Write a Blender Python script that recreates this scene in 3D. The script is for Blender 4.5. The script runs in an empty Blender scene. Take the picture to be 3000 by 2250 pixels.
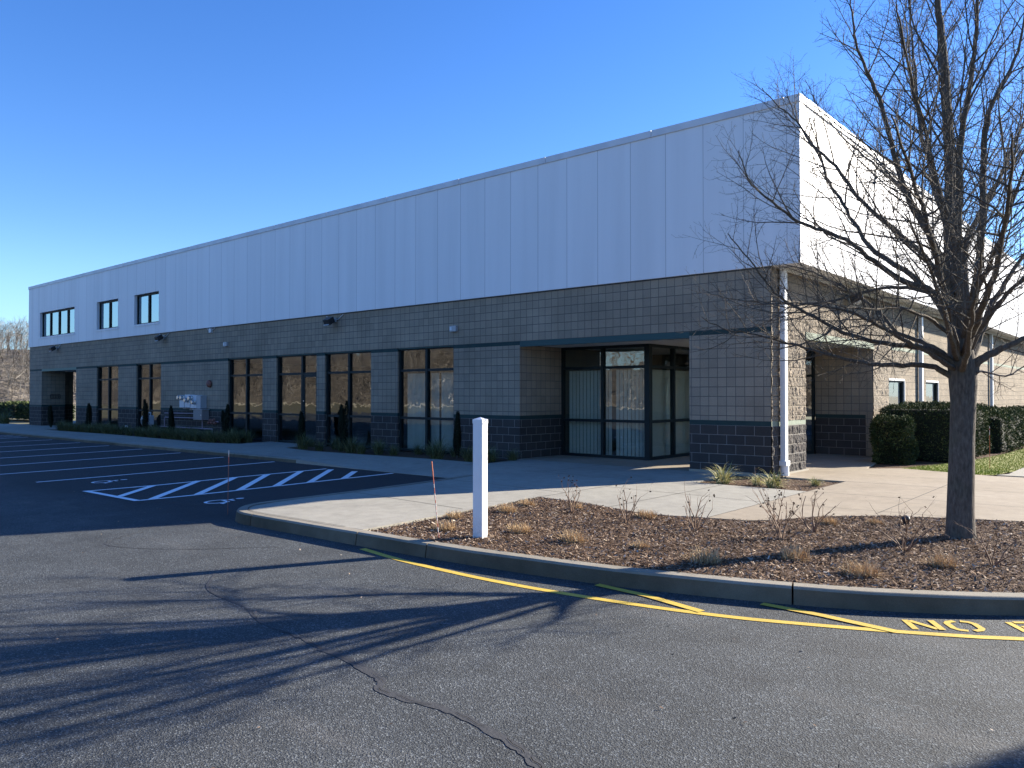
import bpy, math, random
from mathutils import Vector, Matrix, noise
R = random.Random(7)
rad = math.radians
K = 0.15                                   # sidewalk height over the asphalt
# ------------------------------------------------------------------ camera, sky, sun, exposure
sc = bpy.context.scene
col = sc.collection
cd = bpy.data.cameras.new('camera'); cam = bpy.data.objects.new('camera', cd); col.objects.link(cam)
sc.camera = cam
cd.sensor_width = 36.0; cd.lens = 2298.6 / 3000 * 36; cd.clip_start = 0.05; cd.clip_end = 3000
YAW, PIT = rad(40.709), rad(0.788)
cam.location = (0, 0, 1.66 + K)
cam.rotation_euler = (math.pi / 2 + PIT, 0, YAW)
CAMR = Vector((math.cos(YAW), math.sin(YAW), 0)); CAMF = Vector((-math.sin(YAW), math.cos(YAW), 0))
SUN_EL = rad(22.4); sdir = Vector((0.430, 0.903, 0)).normalized()      # horizontal direction towards the sun
w = bpy.data.worlds.new("World"); sc.world = w; w.use_nodes = True
nt = w.node_tree; bg = nt.nodes['Background']
sky = nt.nodes.new('ShaderNodeTexSky'); sky.sky_type = 'NISHITA'; sky.sun_disc = False
sky.sun_elevation = SUN_EL; sky.sun_rotation = math.atan2(sdir.x, sdir.y)
sky.altitude = 50; sky.air_density = 1.0; sky.dust_density = 0.1; sky.ozone_density = 4.0
hs_ = nt.nodes.new('ShaderNodeHueSaturation'); hs_.inputs['Saturation'].default_value = 1.22; hs_.inputs['Hue'].default_value = 0.514
nt.links.new(sky.outputs[0], hs_.inputs['Color'])
tc_ = nt.nodes.new('ShaderNodeTexCoord'); sx_ = nt.nodes.new('ShaderNodeSeparateXYZ'); nt.links.new(tc_.outputs['Generated'], sx_.inputs[0])
hz_ = nt.nodes.new('ShaderNodeMapRange'); hz_.inputs['From Min'].default_value = -0.02; hz_.inputs['From Max'].default_value = 0.20
hz_.inputs['To Min'].default_value = 0.75; hz_.inputs['To Max'].default_value = 0.0; hz_.interpolation_type = 'SMOOTHSTEP'
nt.links.new(sx_.outputs[2], hz_.inputs['Value'])
hm_ = nt.nodes.new('ShaderNodeMix'); hm_.data_type = 'RGBA'; nt.links.new(hz_.outputs[0], hm_.inputs[0]); nt.links.new(hs_.outputs[0], hm_.inputs[6])
hm_.inputs[7].default_value = (1.5, 3.2, 5.3, 1)          # clean winter air: pale blue instead of yellow at the horizon
nt.links.new(hm_.outputs[2], bg.inputs[0]); bg.inputs[1].default_value = 0.09
sd = bpy.data.lights.new('sun', 'SUN'); sun = bpy.data.objects.new('sun', sd); col.objects.link(sun)
sd.energy = 5.0; sd.angle = rad(0.53); sd.color = (1.0, 0.91, 0.77)
S = Vector((sdir.x * math.cos(SUN_EL), sdir.y * math.cos(SUN_EL), math.sin(SUN_EL)))
sun.rotation_euler = S.to_track_quat('Z', 'Y').to_euler()
vs = sc.view_settings; vs.view_transform = 'Standard'; vs.look = 'None'; vs.exposure = 1.56; vs.gamma = 1.0
sc.render.engine = 'CYCLES'

# ------------------------------------------------------------------ helpers
def tag(o, label=None, cat=None, group=None, kind=None):
    if label: o['label'] = label
    if cat: o['category'] = cat
    if group: o['group'] = group
    if kind: o['kind'] = kind
    return o
def empty(name, loc=(0, 0, 0), rz=0.0):
    o = bpy.data.objects.new(name, None); col.objects.link(o)
    o.location = loc; o.rotation_euler = (0, 0, rz); o.empty_display_size = 0.2
    return o
def copy_tree(o, parent=None):
    c = o.copy(); col.objects.link(c)
    if parent is not None: c.parent = parent
    for ch in list(o.children): copy_tree(ch, c)
    return c
class MB:
    def __init__(s): s.v = []; s.f = []; s.uv = {}; s.tone = []; s.t = 0.5
    def face(s, idx, uv=None):
        if uv: s.uv[len(s.f)] = uv
        s.f.append(tuple(idx)); s.tone.append(s.t)
    def quad(s, a, b, c, d, uv=None):
        n = len(s.v); s.v += [tuple(a), tuple(b), tuple(c), tuple(d)]; s.face((n, n+1, n+2, n+3), uv)
    def box(s, x0, x1, y0, y1, z0, z1):
        n = len(s.v)
        s.v += [(x0,y0,z0),(x1,y0,z0),(x1,y1,z0),(x0,y1,z0),(x0,y0,z1),(x1,y0,z1),(x1,y1,z1),(x0,y1,z1)]
        V = s.v
        for q, ax in (((0,1,5,4),0),((2,3,7,6),0),((1,2,6,5),1),((3,0,4,7),1),((4,5,6,7),2),((3,2,1,0),2)):
            ids = [n+i for i in q]
            if ax == 0: uv = [(V[i][0], V[i][2]) for i in ids]
            elif ax == 1: uv = [(V[i][1], V[i][2]) for i in ids]
            else: uv = [(V[i][0], V[i][1]) for i in ids]
            s.face(ids, uv)
        return s
    def obox(s, c, ax, ay, az):             # oriented box: centre and three half-axis vectors
        c = Vector(c); ax = Vector(ax); ay = Vector(ay); az = Vector(az); n = len(s.v)
        for k in ((-1,-1,-1),(1,-1,-1),(1,1,-1),(-1,1,-1),(-1,-1,1),(1,-1,1),(1,1,1),(-1,1,1)):
            s.v.append(tuple(c + ax*k[0] + ay*k[1] + az*k[2]))
        for q in ((0,1,5,4),(2,3,7,6),(1,2,6,5),(3,0,4,7),(4,5,6,7),(3,2,1,0)): s.face([n+i for i in q])
        return s
    def prism(s, poly, z0, z1, top=True, bottom=False):
        n = len(s.v); m = len(poly)
        s.v += [(p[0], p[1], z0) for p in poly] + [(p[0], p[1], z1) for p in poly]
        L = 0
        for i in range(m):
            j = (i+1) % m; d = math.dist(poly[i][:2], poly[j][:2])
            s.face((n+i, n+j, n+m+j, n+m+i), [(L, z0), (L+d, z0), (L+d, z1), (L, z1)]); L += d
        if top: s.face([n+m+i for i in range(m)], [(p[0], p[1]) for p in poly])
        if bottom: s.face([n+i for i in reversed(range(m))], [(p[0], p[1]) for p in reversed(poly)])
        return s
    def tube(s, pts, rs, sides=6, cap=True):
        if len(pts) < 2: return s
        pts = [Vector(p) for p in pts]
        if not hasattr(rs, '__len__'): rs = [rs]*len(pts)
        n0 = len(s.v); u = None
        for i, p in enumerate(pts):
            t = (pts[min(i+1, len(pts)-1)] - pts[max(i-1, 0)])
            if t.length < 1e-9: t = Vector((0,0,1))
            t.normalize()
            if u is None: u = t.orthogonal().normalized()
            else:
                u = u - t*u.dot(t)
                u = u.normalized() if u.length > 1e-6 else t.orthogonal().normalized()
            w_ = t.cross(u)
            for k in range(sides):
                a = 2*math.pi*k/sides
                q = p + (u*math.cos(a) + w_*math.sin(a))*rs[i]
                s.v.append((q.x, q.y, q.z))
        for i in range(len(pts)-1):
            for k in range(sides):
                a = n0+i*sides+k; b = n0+i*sides+(k+1) % sides
                s.face((a, b, b+sides, a+sides))
        if cap and sides > 3:
            s.face([n0+k for k in reversed(range(sides))]); e = n0+(len(pts)-1)*sides
            s.face([e+k for k in range(sides)])
        return s
    def lathe(s, prof, c=(0,0,0), sides=16, axis='Z'):
        n0 = len(s.v)
        for r, h in prof:
            for k in range(sides):
                a = 2*math.pi*k/sides; x, y = r*math.cos(a), r*math.sin(a)
                p = (x, y, h) if axis == 'Z' else ((x, -h, y) if axis == 'Y' else (h, x, y))
                s.v.append((p[0]+c[0], p[1]+c[1], p[2]+c[2]))
        for i in range(len(prof)-1):
            for k in range(sides):
                a = n0+i*sides+k; b = n0+i*sides+(k+1) % sides
                s.face((a, b, b+sides, a+sides))
        s.face([n0+k for k in reversed(range(sides))]); e = n0+(len(prof)-1)*sides
        s.face([e+k for k in range(sides)])
        return s
    def build(s, name, mat, parent=None, smooth=False, bevel=0.0, fix=True):
        me = bpy.data.meshes.new(name); me.from_pydata(s.v, [], s.f)
        if s.uv:
            ul = me.uv_layers.new(name='UVMap'); data = [0.0]*(2*len(me.loops)); k = 0
            for i, f in enumerate(s.f):
                uv = s.uv.get(i)
                for j in range(len(f)):
                    if uv: data[2*k], data[2*k+1] = uv[j]
                    k += 1
            ul.data.foreach_set('uv', data)
        if len(set(s.tone)) > 1:
            at = me.attributes.new('tone', 'FLOAT', 'FACE'); at.data.foreach_set('value', s.tone)
        if mat is not None: me.materials.append(mat)
        if smooth: me.polygons.foreach_set('use_smooth', [True]*len(me.polygons))
        me.update()
        o = bpy.data.objects.new(name, me); col.objects.link(o)
        if parent is not None: o.parent = parent
        if bevel:
            b = o.modifiers.new('bevel', 'BEVEL'); b.width = bevel; b.segments = 2; b.limit_method = 'ANGLE'
        return o
# ------------------------------------------------------------------ materials
MATS = {}
def mat(name, color=(.5,.5,.5), rough=.7, metal=0.0, spec=.5):
    m = bpy.data.materials.new(name); m.use_nodes = True
    b = m.node_tree.nodes['Principled BSDF']
    b.inputs['Base Color'].default_value = (*color, 1); b.inputs['Roughness'].default_value = rough
    b.inputs['Metallic'].default_value = metal; b.inputs['Specular IOR Level'].default_value = spec
    MATS[name] = m; return m
class NB:                                    # tiny node builder
    def __init__(s, m): s.t = m.node_tree; s.b = s.t.nodes['Principled BSDF']
    def n(s, typ, **kw):
        nd = s.t.nodes.new(typ)
        for k, v in kw.items(): setattr(nd, k, v)
        return nd
    def l(s, a, b): s.t.links.new(a, b)
    def coord(s, kind='Object'): return s.n('ShaderNodeTexCoord').outputs[kind]
    def pos(s): return s.n('ShaderNodeNewGeometry').outputs['Position']
    def noise(s, vec, scale, detail=4, rough=.55):
        nd = s.n('ShaderNodeTexNoise'); nd.inputs['Scale'].default_value = scale
        nd.inputs['Detail'].default_value = detail; nd.inputs['Roughness'].default_value = rough
        s.l(vec, nd.inputs['Vector']); return nd.outputs['Fac']
    def ramp(s, fac, stops):
        nd = s.n('ShaderNodeValToRGB'); e = nd.color_ramp.elements
        while len(e) < len(stops): e.new(.5)
        for i, (p, c) in enumerate(stops):
            e[i].position = p; e[i].color = (*c, 1) if hasattr(c, '__len__') else (c, c, c, 1)
        s.l(fac, nd.inputs[0]); return nd.outputs[0]
    def mix(s, fac, a, b, mode='MIX'):
        nd = s.n('ShaderNodeMix', data_type='RGBA', blend_type=mode)
        for i, v in ((0, fac), (6, a), (7, b)):
            if hasattr(v, 'links') or isinstance(v, bpy.types.NodeSocket): s.l(v, nd.inputs[i])
            elif i == 0: nd.inputs[0].default_value = v
            else: nd.inputs[i].default_value = (*v, 1) if hasattr(v, '__len__') else (v, v, v, 1)
        return nd.outputs[2]
    def math(s, op, a, b=0.0, c=None):
        nd = s.n('ShaderNodeMath', operation=op)
        for i, v in enumerate((a, b, c)):
            if v is None: continue
            if isinstance(v, bpy.types.NodeSocket): s.l(v, nd.inputs[i])
            else: nd.inputs[i].default_value = v
        return nd.outputs[0]
    def bump(s, h, dist, strength=1.0):
        nd = s.n('ShaderNodeBump'); nd.inputs['Distance'].default_value = dist; nd.inputs['Strength'].default_value = strength
        s.l(h, nd.inputs['Height']); s.l(nd.outputs[0], s.b.inputs['Normal']); return nd
    def base(s, c): s.l(c, s.b.inputs['Base Color'])
def scaled(b, vec, sc3):
    nd = b.n('ShaderNodeMapping'); nd.inputs['Scale'].default_value = sc3; b.l(vec, nd.inputs[0]); return nd.outputs[0]

def block_mat(name, c1, c2, mortar, bw, bh, offset, msize, split=False, rough_bump=.002):
    m = mat(name, c1, .92, spec=.25); b = NB(m)
    uvn = b.n('ShaderNodeUVMap'); uv = uvn.outputs[0]
    shift = b.n('ShaderNodeMapping'); shift.inputs['Location'].default_value = (0.06, -K, 0); b.l(uv, shift.inputs[0])
    br = b.n('ShaderNodeTexBrick'); br.offset = offset; br.squash = 1.0
    br.inputs['Scale'].default_value = 1.0; br.inputs['Brick Width'].default_value = bw; br.inputs['Row Height'].default_value = bh
    br.inputs['Mortar Size'].default_value = msize; br.inputs['Mortar Smooth'].default_value = 0.15; br.inputs['Bias'].default_value = 0.0
    br.inputs['Color1'].default_value = (*c1, 1); br.inputs['Color2'].default_value = (*c2, 1); br.inputs['Mortar'].default_value = (*mortar, 1)
    b.l(shift.outputs[0], br.inputs['Vector'])
    p = b.pos()
    big = b.ramp(b.noise(p, .7, 4), [(.3, .82), (.7, 1.12)])
    fine = b.ramp(b.noise(p, 90, 3), [(.3, .84), (.7, 1.14)])
    c = b.mix(1.0, br.outputs['Color'], big, 'MULTIPLY'); c = b.mix(1.0, c, fine, 'MULTIPLY')
    stain = b.ramp(b.noise(scaled(b, p, (1.2, 1.2, .35)), 1.5, 5), [(.5, 0.0), (.75, .28)])
    c = b.mix(stain, c, (c1[0]*.62, c1[1]*.62, c1[2]*.6)); b.base(c)
    inv = b.math('SUBTRACT', 1.0, br.outputs['Fac'])
    if split:
        h = b.math('MULTIPLY', b.noise(scaled(b, p, (1, 1, .45)), 26, 6, .62), 1.3)
        h2 = b.math('MULTIPLY', b.noise(p, 9, 3), .9)
        h = b.math('ADD', h, h2); h = b.math('MULTIPLY', h, inv); b.bump(h, .03)
    else:
        h = b.math('MULTIPLY', b.noise(p, 110, 4, .6), .35); h = b.math('ADD', h, inv); b.bump(h, .006)
    return m
TAN1, TAN2 = (.32,.264,.197), (.262,.220,.168)
M_block = block_mat('tan_scored_block', TAN1, TAN2, (.11,.105,.10), .2032, .2032, 0, .006)
M_blocksplit = block_mat('tan_split_block', TAN1, TAN2, (.12,.115,.10), .4064, .2032, .5, .006, True)
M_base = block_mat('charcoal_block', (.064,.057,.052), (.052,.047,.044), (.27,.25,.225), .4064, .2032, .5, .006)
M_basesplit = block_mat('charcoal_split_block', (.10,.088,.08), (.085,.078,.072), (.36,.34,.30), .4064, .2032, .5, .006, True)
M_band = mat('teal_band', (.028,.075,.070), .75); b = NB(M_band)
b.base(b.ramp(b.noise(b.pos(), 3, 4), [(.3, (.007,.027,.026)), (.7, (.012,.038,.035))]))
M_bandlit = mat('lit_green_band', (.21,.25,.19), .85)  # paler copy of the band colour with the sunlight put into it
def panel_mat(name, axis):
    m = mat(name, (.74,.75,.77), .5, spec=.35); b = NB(m)
    sep = b.n('ShaderNodeSeparateXYZ'); b.l(b.pos(), sep.inputs[0])
    x = b.math('DIVIDE', b.math('ADD', sep.outputs[axis], 6.95-.915*0), .9130)
    fr = b.math('FRACT', b.math('ADD', x, 100.0)); fl = b.math('FLOOR', b.math('ADD', x, 100.0))
    d = b.math('MINIMUM', fr, b.math('SUBTRACT', 1.0, fr))
    line = b.math('LESS_THAN', d, .0065)
    wn = b.n('ShaderNodeTexWhiteNoise', noise_dimensions='1D'); b.l(fl, wn.inputs['W'])
    tone = b.ramp(wn.outputs['Value'], [(0.0, (.735,.735,.75)), (1.0, (.765,.765,.78))])
    st = b.ramp(b.noise(scaled(b, b.pos(), (2.5, 2.5, .15)), 1.0, 5), [(.3, 0.94), (.7, 1.03)])
    c = b.mix(1.0, tone, st, 'MULTIPLY'); c = b.mix(line, c, (.36,.36,.38)); b.base(c)
    wave = b.math('ADD', b.math('MULTIPLY', b.math('MINIMUM', b.math('MULTIPLY', d, 40.0), 1.0), .5), b.math('MULTIPLY', b.noise(b.pos(), 1.1, 2), .6))
    b.bump(wave, .004)
    return m
M_panx = panel_mat('white_panel_front', 0); M_pany = panel_mat('white_panel_side', 1)
M_coping = mat('coping_metal', (.60,.61,.63), .45); M_white = mat('white_paint', (.78,.78,.77), .45)
b = NB(M_coping); b.base(b.ramp(b.noise(b.pos(), 1.5, 3), [(.3, (.52,.53,.56)), (.7, (.66,.67,.69))]))
M_soffit = mat('soffit_metal', (.50,.49,.46), .6)
M_frame = mat('dark_green_frame', (.009,.016,.017), .55, spec=.25); M_frame2 = mat('teal_lintel', (.014,.055,.055), .6)
M_dark = mat('dark_interior', (.10,.105,.10), .8); M_carpet = mat('carpet', (.06,.07,.07), .95); M_ceil = mat('ceiling_tile', (.6,.6,.58), .9)
M_blind = mat('blind_vinyl', (.52,.52,.47), .6); M_black = mat('black_metal', (.02,.02,.022), .45)
M_grey = mat('grey_metal', (.35,.37,.39), .45); M_ltgrey = mat('light_grey_metal', (.55,.57,.60), .4); M_pipe = mat('painted_pipe', (.26,.20,.24), .5)
M_steel = mat('brushed_steel', (.6,.6,.6), .3, 1.0); M_rust = mat('red_painted_bell', (.20,.08,.06), .6); M_beige = mat('beige_box', (.23,.21,.21), .6)
M_roof = mat('roof_membrane', (.3,.3,.3), .9)
def glass_mat(name, tint, f0, wav, refl=(.95,.96,.95)):
    m = bpy.data.materials.new(name); m.use_nodes = True; t = m.node_tree; t.nodes.clear(); N = t.nodes.new; L = t.links.new
    out = N('ShaderNodeOutputMaterial'); mx = N('ShaderNodeMixShader')
    tr = N('ShaderNodeBsdfTransparent'); tr.inputs[0].default_value = (*tint, 1)
    gl = N('ShaderNodeBsdfGlossy'); gl.inputs['Roughness'].default_value = 0.0; gl.inputs[0].default_value = (*refl, 1)
    ge = N('ShaderNodeNewGeometry'); nz = N('ShaderNodeTexNoise'); nz.inputs['Scale'].default_value = 2.2; nz.inputs['Detail'].default_value = 2.0
    bp = N('ShaderNodeBump'); bp.inputs['Distance'].default_value = wav
    L(ge.outputs['Position'], nz.inputs['Vector']); L(nz.outputs['Fac'], bp.inputs['Height']); L(bp.outputs[0], gl.inputs['Normal'])
    def M(op, a, b=0.0):
        n = N('ShaderNodeMath'); n.operation = op
        for i, v in enumerate((a, b)):
            if isinstance(v, bpy.types.NodeSocket): L(v, n.inputs[i])
            else: n.inputs[i].default_value = v
        return n.outputs[0]
    dt = N('ShaderNodeVectorMath'); dt.operation = 'DOT_PRODUCT'; L(ge.outputs['Incoming'], dt.inputs[0]); L(ge.outputs['Normal'], dt.inputs[1])
    sch = M('ADD', M('MULTIPLY', M('POWER', M('SUBTRACT', 1.0, M('ABSOLUTE', dt.outputs['Value'])), 5.0), 1-f0), f0)
    fac = M('MULTIPLY', sch, M('SUBTRACT', 1.0, ge.outputs['Backfacing']))      # the outer face mirrors, the inner one only transmits
    L(fac, mx.inputs[0]); L(tr.outputs[0], mx.inputs[1]); L(gl.outputs[0], mx.inputs[2]); L(mx.outputs[0], out.inputs[0])
    return m
M_glass = glass_mat('tinted_glass', (.88,.92,.90), .15, .0022)
M_mirror = glass_mat('upper_glass', (.22,.27,.27), .46, .0015, (.72,.88,.95))
M_clear = glass_mat('side_glass', (.75,.84,.82), .28, .002)

def asphalt_mat():
    m = mat('asphalt', (.06,.06,.065), .82, spec=.4); b = NB(m); p = b.pos()
    big = b.noise(p, .22, 5, .6); mid = b.noise(p, 1.4, 5, .62); fine = b.noise(p, 150, 4, .75)
    vo = b.n('ShaderNodeTexVoronoi'); vo.inputs['Scale'].default_value = 105; b.l(p, vo.inputs['Vector'])
    sepc = b.n('ShaderNodeSeparateColor'); b.l(vo.outputs['Color'], sepc.inputs[0])
    c = b.ramp(big, [(.3, (.040,.046,.049)), (.7, (.061,.066,.068))])
    c = b.mix(1.0, c, b.ramp(mid, [(.3, .74), (.7, 1.28)]), 'MULTIPLY')
    c = b.mix(1.0, c, b.ramp(sepc.outputs[0], [(.0, .45), (.5, .85), (.85, 1.35), (1.0, 2.9)]), 'MULTIPLY')
    c = b.mix(1.0, c, b.ramp(fine, [(.3, .65), (.68, 1.4)]), 'MULTIPLY')
    # fresh seal coat in the stalls by the building, older worn surface with sand outside it
    sep = b.n('ShaderNodeSeparateXYZ'); b.l(p, sep.inputs[0])
    wob = b.math('MULTIPLY', b.math('SUBTRACT', b.noise(p, .6, 3), .5), 1.8)
    fy = b.n('ShaderNodeMapRange'); fy.inputs['From Min'].default_value = 4.6; fy.inputs['From Max'].default_value = 5.9
    b.l(b.math('ADD', sep.outputs[1], wob), fy.inputs['Value'])
    fx = b.n('ShaderNodeMapRange'); fx.inputs['From Min'].default_value = -9.8; fx.inputs['From Max'].default_value = -11.0
    b.l(sep.outputs[0], fx.inputs['Value'])
    seal = b.math('MULTIPLY', b.math('MULTIPLY', fy.outputs[0], fx.outputs[0]), .85)
    c = b.mix(seal, c, (.020,.020,.022))
    sand = b.ramp(b.noise(scaled(b, p, (.5, 1.6, 1)), .9, 5, .65), [(.56, 0.0), (.78, .42)])
    sand = b.mix(1.0, sand, b.math('SUBTRACT', 1.0, seal), 'MULTIPLY')
    c = b.mix(sand, c, (.15,.14,.125))
    oil = b.ramp(b.noise(p, .75, 3, .5), [(.66, 0.0), (.74, .45)]); c = b.mix(oil, c, (.026,.026,.028)); b.base(c)
    h = b.math('ADD', b.math('MULTIPLY', vo.outputs['Distance'], 1.0), b.math('MULTIPLY', fine, .9)); b.bump(h, .006)
    return m
M_asph = asphalt_mat()
def concrete_mat(name, c1, c2, c3):
    m = mat(name, c1, .88, spec=.3); b = NB(m); p = b.pos()
    c = b.ramp(b.noise(p, .55, 6, .6), [(.3, c1), (.52, c2), (.75, c3)])
    c = b.mix(1.0, c, b.ramp(b.noise(p, 5, 5, .65), [(.3, .88), (.7, 1.10)]), 'MULTIPLY')
    c = b.mix(1.0, c, b.ramp(b.noise(p, 130, 2), [(.3, .86), (.7, 1.12)]), 'MULTIPLY')
    st = b.ramp(b.noise(p, 2.3, 6, .7), [(.56, 0.0), (.78, .40)]); c = b.mix(st, c, (c1[0]*.55, c1[1]*.52, c1[2]*.48))
    b.base(c); b.bump(b.noise(p, 150, 3), .002); return m
M_conc = concrete_mat('new_concrete', (.27,.255,.215), (.31,.293,.245), (.34,.32,.27))
M_conctan = concrete_mat('old_tan_concrete', (.26,.215,.155), (.30,.25,.185), (.335,.285,.215))
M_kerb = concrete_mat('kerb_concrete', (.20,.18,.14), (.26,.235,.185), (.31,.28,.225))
M_kerbface = concrete_mat('kerb_face_shade', (.070,.056,.036), (.125,.102,.068), (.20,.168,.118))  # darker copy for the upright kerb faces, their shade painted into the colour
M_joint = mat('joint_gap', (.05,.045,.04), .95)
M_foot = mat('footing_concrete', (.30,.275,.22), .9)
def mulch_mat():
    m = mat('mulch', (.06,.035,.02), .95, spec=.15); b = NB(m); p = b.pos()
    c = b.ramp(b.noise(p, 42, 5, .7), [(.3, (.045,.028,.018)), (.5, (.12,.075,.048)), (.72, (.22,.15,.10))]); b.base(c)
    b.bump(b.noise(p, 40, 5, .7), .04); return m
M_mulch = mulch_mat()
def tone_mat(name, stops, rough=.8, trans=0.0, spec=.12):
    m = mat(name, stops[0][1], rough, spec=spec); b = NB(m)
    at = b.n('ShaderNodeAttribute', attribute_name='tone'); b.base(b.ramp(at.outputs['Fac'], stops))
    return m
M_chip = tone_mat('wood_chips', [(0, (.06,.036,.024)), (.45, (.15,.092,.058)), (.75, (.28,.19,.125)), (.93, (.44,.34,.25)), (1, (.62,.53,.42))], .85)
M_hedge = tone_mat('yew_leaves', [(0, (.018,.030,.013)), (.5, (.048,.070,.026)), (.85, (.10,.125,.045)), (1, (.18,.16,.07))], .75, spec=.12)
M_lirio = tone_mat('liriope_leaves', [(0, (.055,.070,.032)), (.6, (.14,.155,.068)), (1, (.28,.27,.14))], .6)
M_yellowgrass = tone_mat('yellowed_leaves', [(0, (.22,.23,.07)), (.5, (.46,.43,.19)), (1, (.68,.62,.38))], .7)
M_tan = tone_mat('dry_grass', [(0, (.30,.19,.10)), (.6, (.56,.40,.22)), (1, (.74,.60,.38))], .85)
M_lawn = tone_mat('lawn_blades', [(0, (.16,.22,.03)), (.6, (.28,.34,.05)), (1, (.42,.40,.13))], .7)
M_lawnsoil = mat('lawn_ground', (.07,.10,.02), .95); b = NB(M_lawnsoil); b.base(b.ramp(b.noise(b.pos(), 8, 5), [(.3, (.18,.21,.035)), (.7, (.32,.29,.08))]))
M_core = mat('hedge_core', (.010,.014,.007), .95)
M_cyp = tone_mat('column_foliage', [(0, (.006,.010,.007)), (.7, (.014,.022,.013)), (1, (.03,.035,.02))], .7)
M_bark = mat('grey_brown_bark', (.10,.085,.07), .92, spec=.2); b = NB(M_bark)
bc = b.ramp(b.noise(scaled(b, b.pos(), (1, 1, .28)), 38, 5, .65), [(.3, (.062,.051,.042)), (.6, (.135,.115,.092)), (.8, (.20,.18,.145))])
bc = b.mix(b.ramp(b.noise(b.pos(), 3.5, 4), [(.5, 0.0), (.75, .3)]), bc, (.085,.095,.055)); b.base(bc); b.bump(b.noise(scaled(b, b.pos(), (1, 1, .2)), 50, 5), .012)
M_twig = mat('twig_bark', (.11,.082,.066), .7, spec=.3)
M_rose = mat('rose_stem', (.17,.10,.06), .8); M_dead = mat('dead_leaf', (.10,.055,.025), .85)
M_wtree = tone_mat('bare_woods', [(0, (.04,.034,.028)), (.5, (.135,.115,.093)), (.85, (.30,.265,.22)), (1, (.52,.49,.44))], .9)
M_hill = mat('hill_litter', (.2,.15,.1), .95); b = NB(M_hill)
b.base(b.ramp(b.noise(scaled(b, b.pos(), (1, 1, 1.6)), .5, 6, .7), [(.3, (.045,.040,.029)), (.5, (.12,.100,.076)), (.72, (.24,.208,.165))])); b.bump(b.noise(b.pos(), .8, 5), .8)
hc = b.b.inputs['Base Color'].links[0].from_socket; b.base(b.mix(1.0, hc, b.ramp(b.noise(scaled(b, b.pos(), (.1, .1, .35)), 1.0, 5, .7), [(.32, .45), (.5, .95), (.68, 1.5)]), 'MULTIPLY'))
M_ground = mat('winter_ground', (.14,.12,.06), .95); b = NB(M_ground); b.base(b.ramp(b.noise(b.pos(), .3, 5), [(.3, (.10,.095,.04)), (.7, (.19,.16,.085))]))
M_linew = mat('white_marking', (.62,.63,.65), .7); b = NB(M_linew)
b.base(b.mix(b.ramp(b.noise(b.pos(), 60, 4, .7), [(.60, 0.0), (.72, .7)]), (.82,.83,.86), (.12,.12,.13)))
M_liney = mat('yellow_marking', (.62,.42,.035), .7); b = NB(M_liney)
yc = b.ramp(b.noise(b.pos(), 2.5, 4), [(.3, (.52,.36,.05)), (.7, (.68,.47,.06))])
b.base(b.mix(b.ramp(b.noise(b.pos(), 75, 4, .75), [(.56, 0.0), (.70, .8)]), yc, (.08,.075,.05)))
M_vinyl = mat('white_vinyl', (.80,.80,.80), .35)
b = NB(M_vinyl); sp_ = b.n('ShaderNodeSeparateXYZ'); b.l(b.pos(), sp_.inputs[0]); mr_ = b.n('ShaderNodeMapRange'); mr_.inputs['From Min'].default_value = K+.30; mr_.inputs['From Max'].default_value = K; mr_.inputs['To Max'].default_value = .55; b.l(sp_.outputs[2], mr_.inputs['Value'])
b.base(b.mix(b.math('MULTIPLY', mr_.outputs[0], b.ramp(b.noise(b.pos(), 40, 4, .7), [(.4, 0.0), (.7, 1.0)])), (.79,.79,.79), (.34,.29,.23)))
M_orange = mat('orange_stake', (.55,.14,.05), .5); M_pink = mat('red_white_stake', (.5,.2,.17), .5)
b = NB(M_pink); b.base(b.ramp(b.noise(scaled(b, b.pos(), (0, 0, 1)), 9, 2), [(.46, (.38,.07,.04)), (.54, (.62,.55,.5))]))
M_seal = mat('crack_seal', (.05,.05,.052), .8); b = NB(M_seal); b.base(b.ramp(b.noise(b.pos(), 45, 4), [(.3, (.034,.035,.037)), (.7, (.052,.053,.055))])); b.bump(b.noise(b.pos(), 50, 3), .004)
M_crack = mat('crack', (.02,.02,.02), .95)
M_wire = mat('wire', (.03,.03,.03), .6)

# ------------------------------------------------------------------ the ground
def asp(y): return 0.0 if y < 6.5 else min(.05, (y-6.5)/5.2*.05)
def struct(mb, name, m, **k): return tag(mb.build(name, m, **k), kind='structure')
g = MB(); g.quad((-900,-900,-.06), (900,-900,-.06), (900,900,-.06), (-900,900,-.06)); struct(g, 'ground', M_ground)
g = MB(); ys = [-60, 6.5, 11.7, 16]; xs = [-62, -10.6, 45]
for i in range(2):
    for j in range(3):
        g.quad((xs[i],ys[j],asp(ys[j])), (xs[i+1],ys[j],asp(ys[j])), (xs[i+1],ys[j+1],asp(ys[j+1])), (xs[i],ys[j+1],asp(ys[j+1])))
struct(g, 'parking_lot', M_asph)
g = MB(); g.quad((-2.3,16,.045), (45,16,.045), (45,90,.045), (-2.3,90,.045)); struct(g, 'driveway', M_asph)
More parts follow.
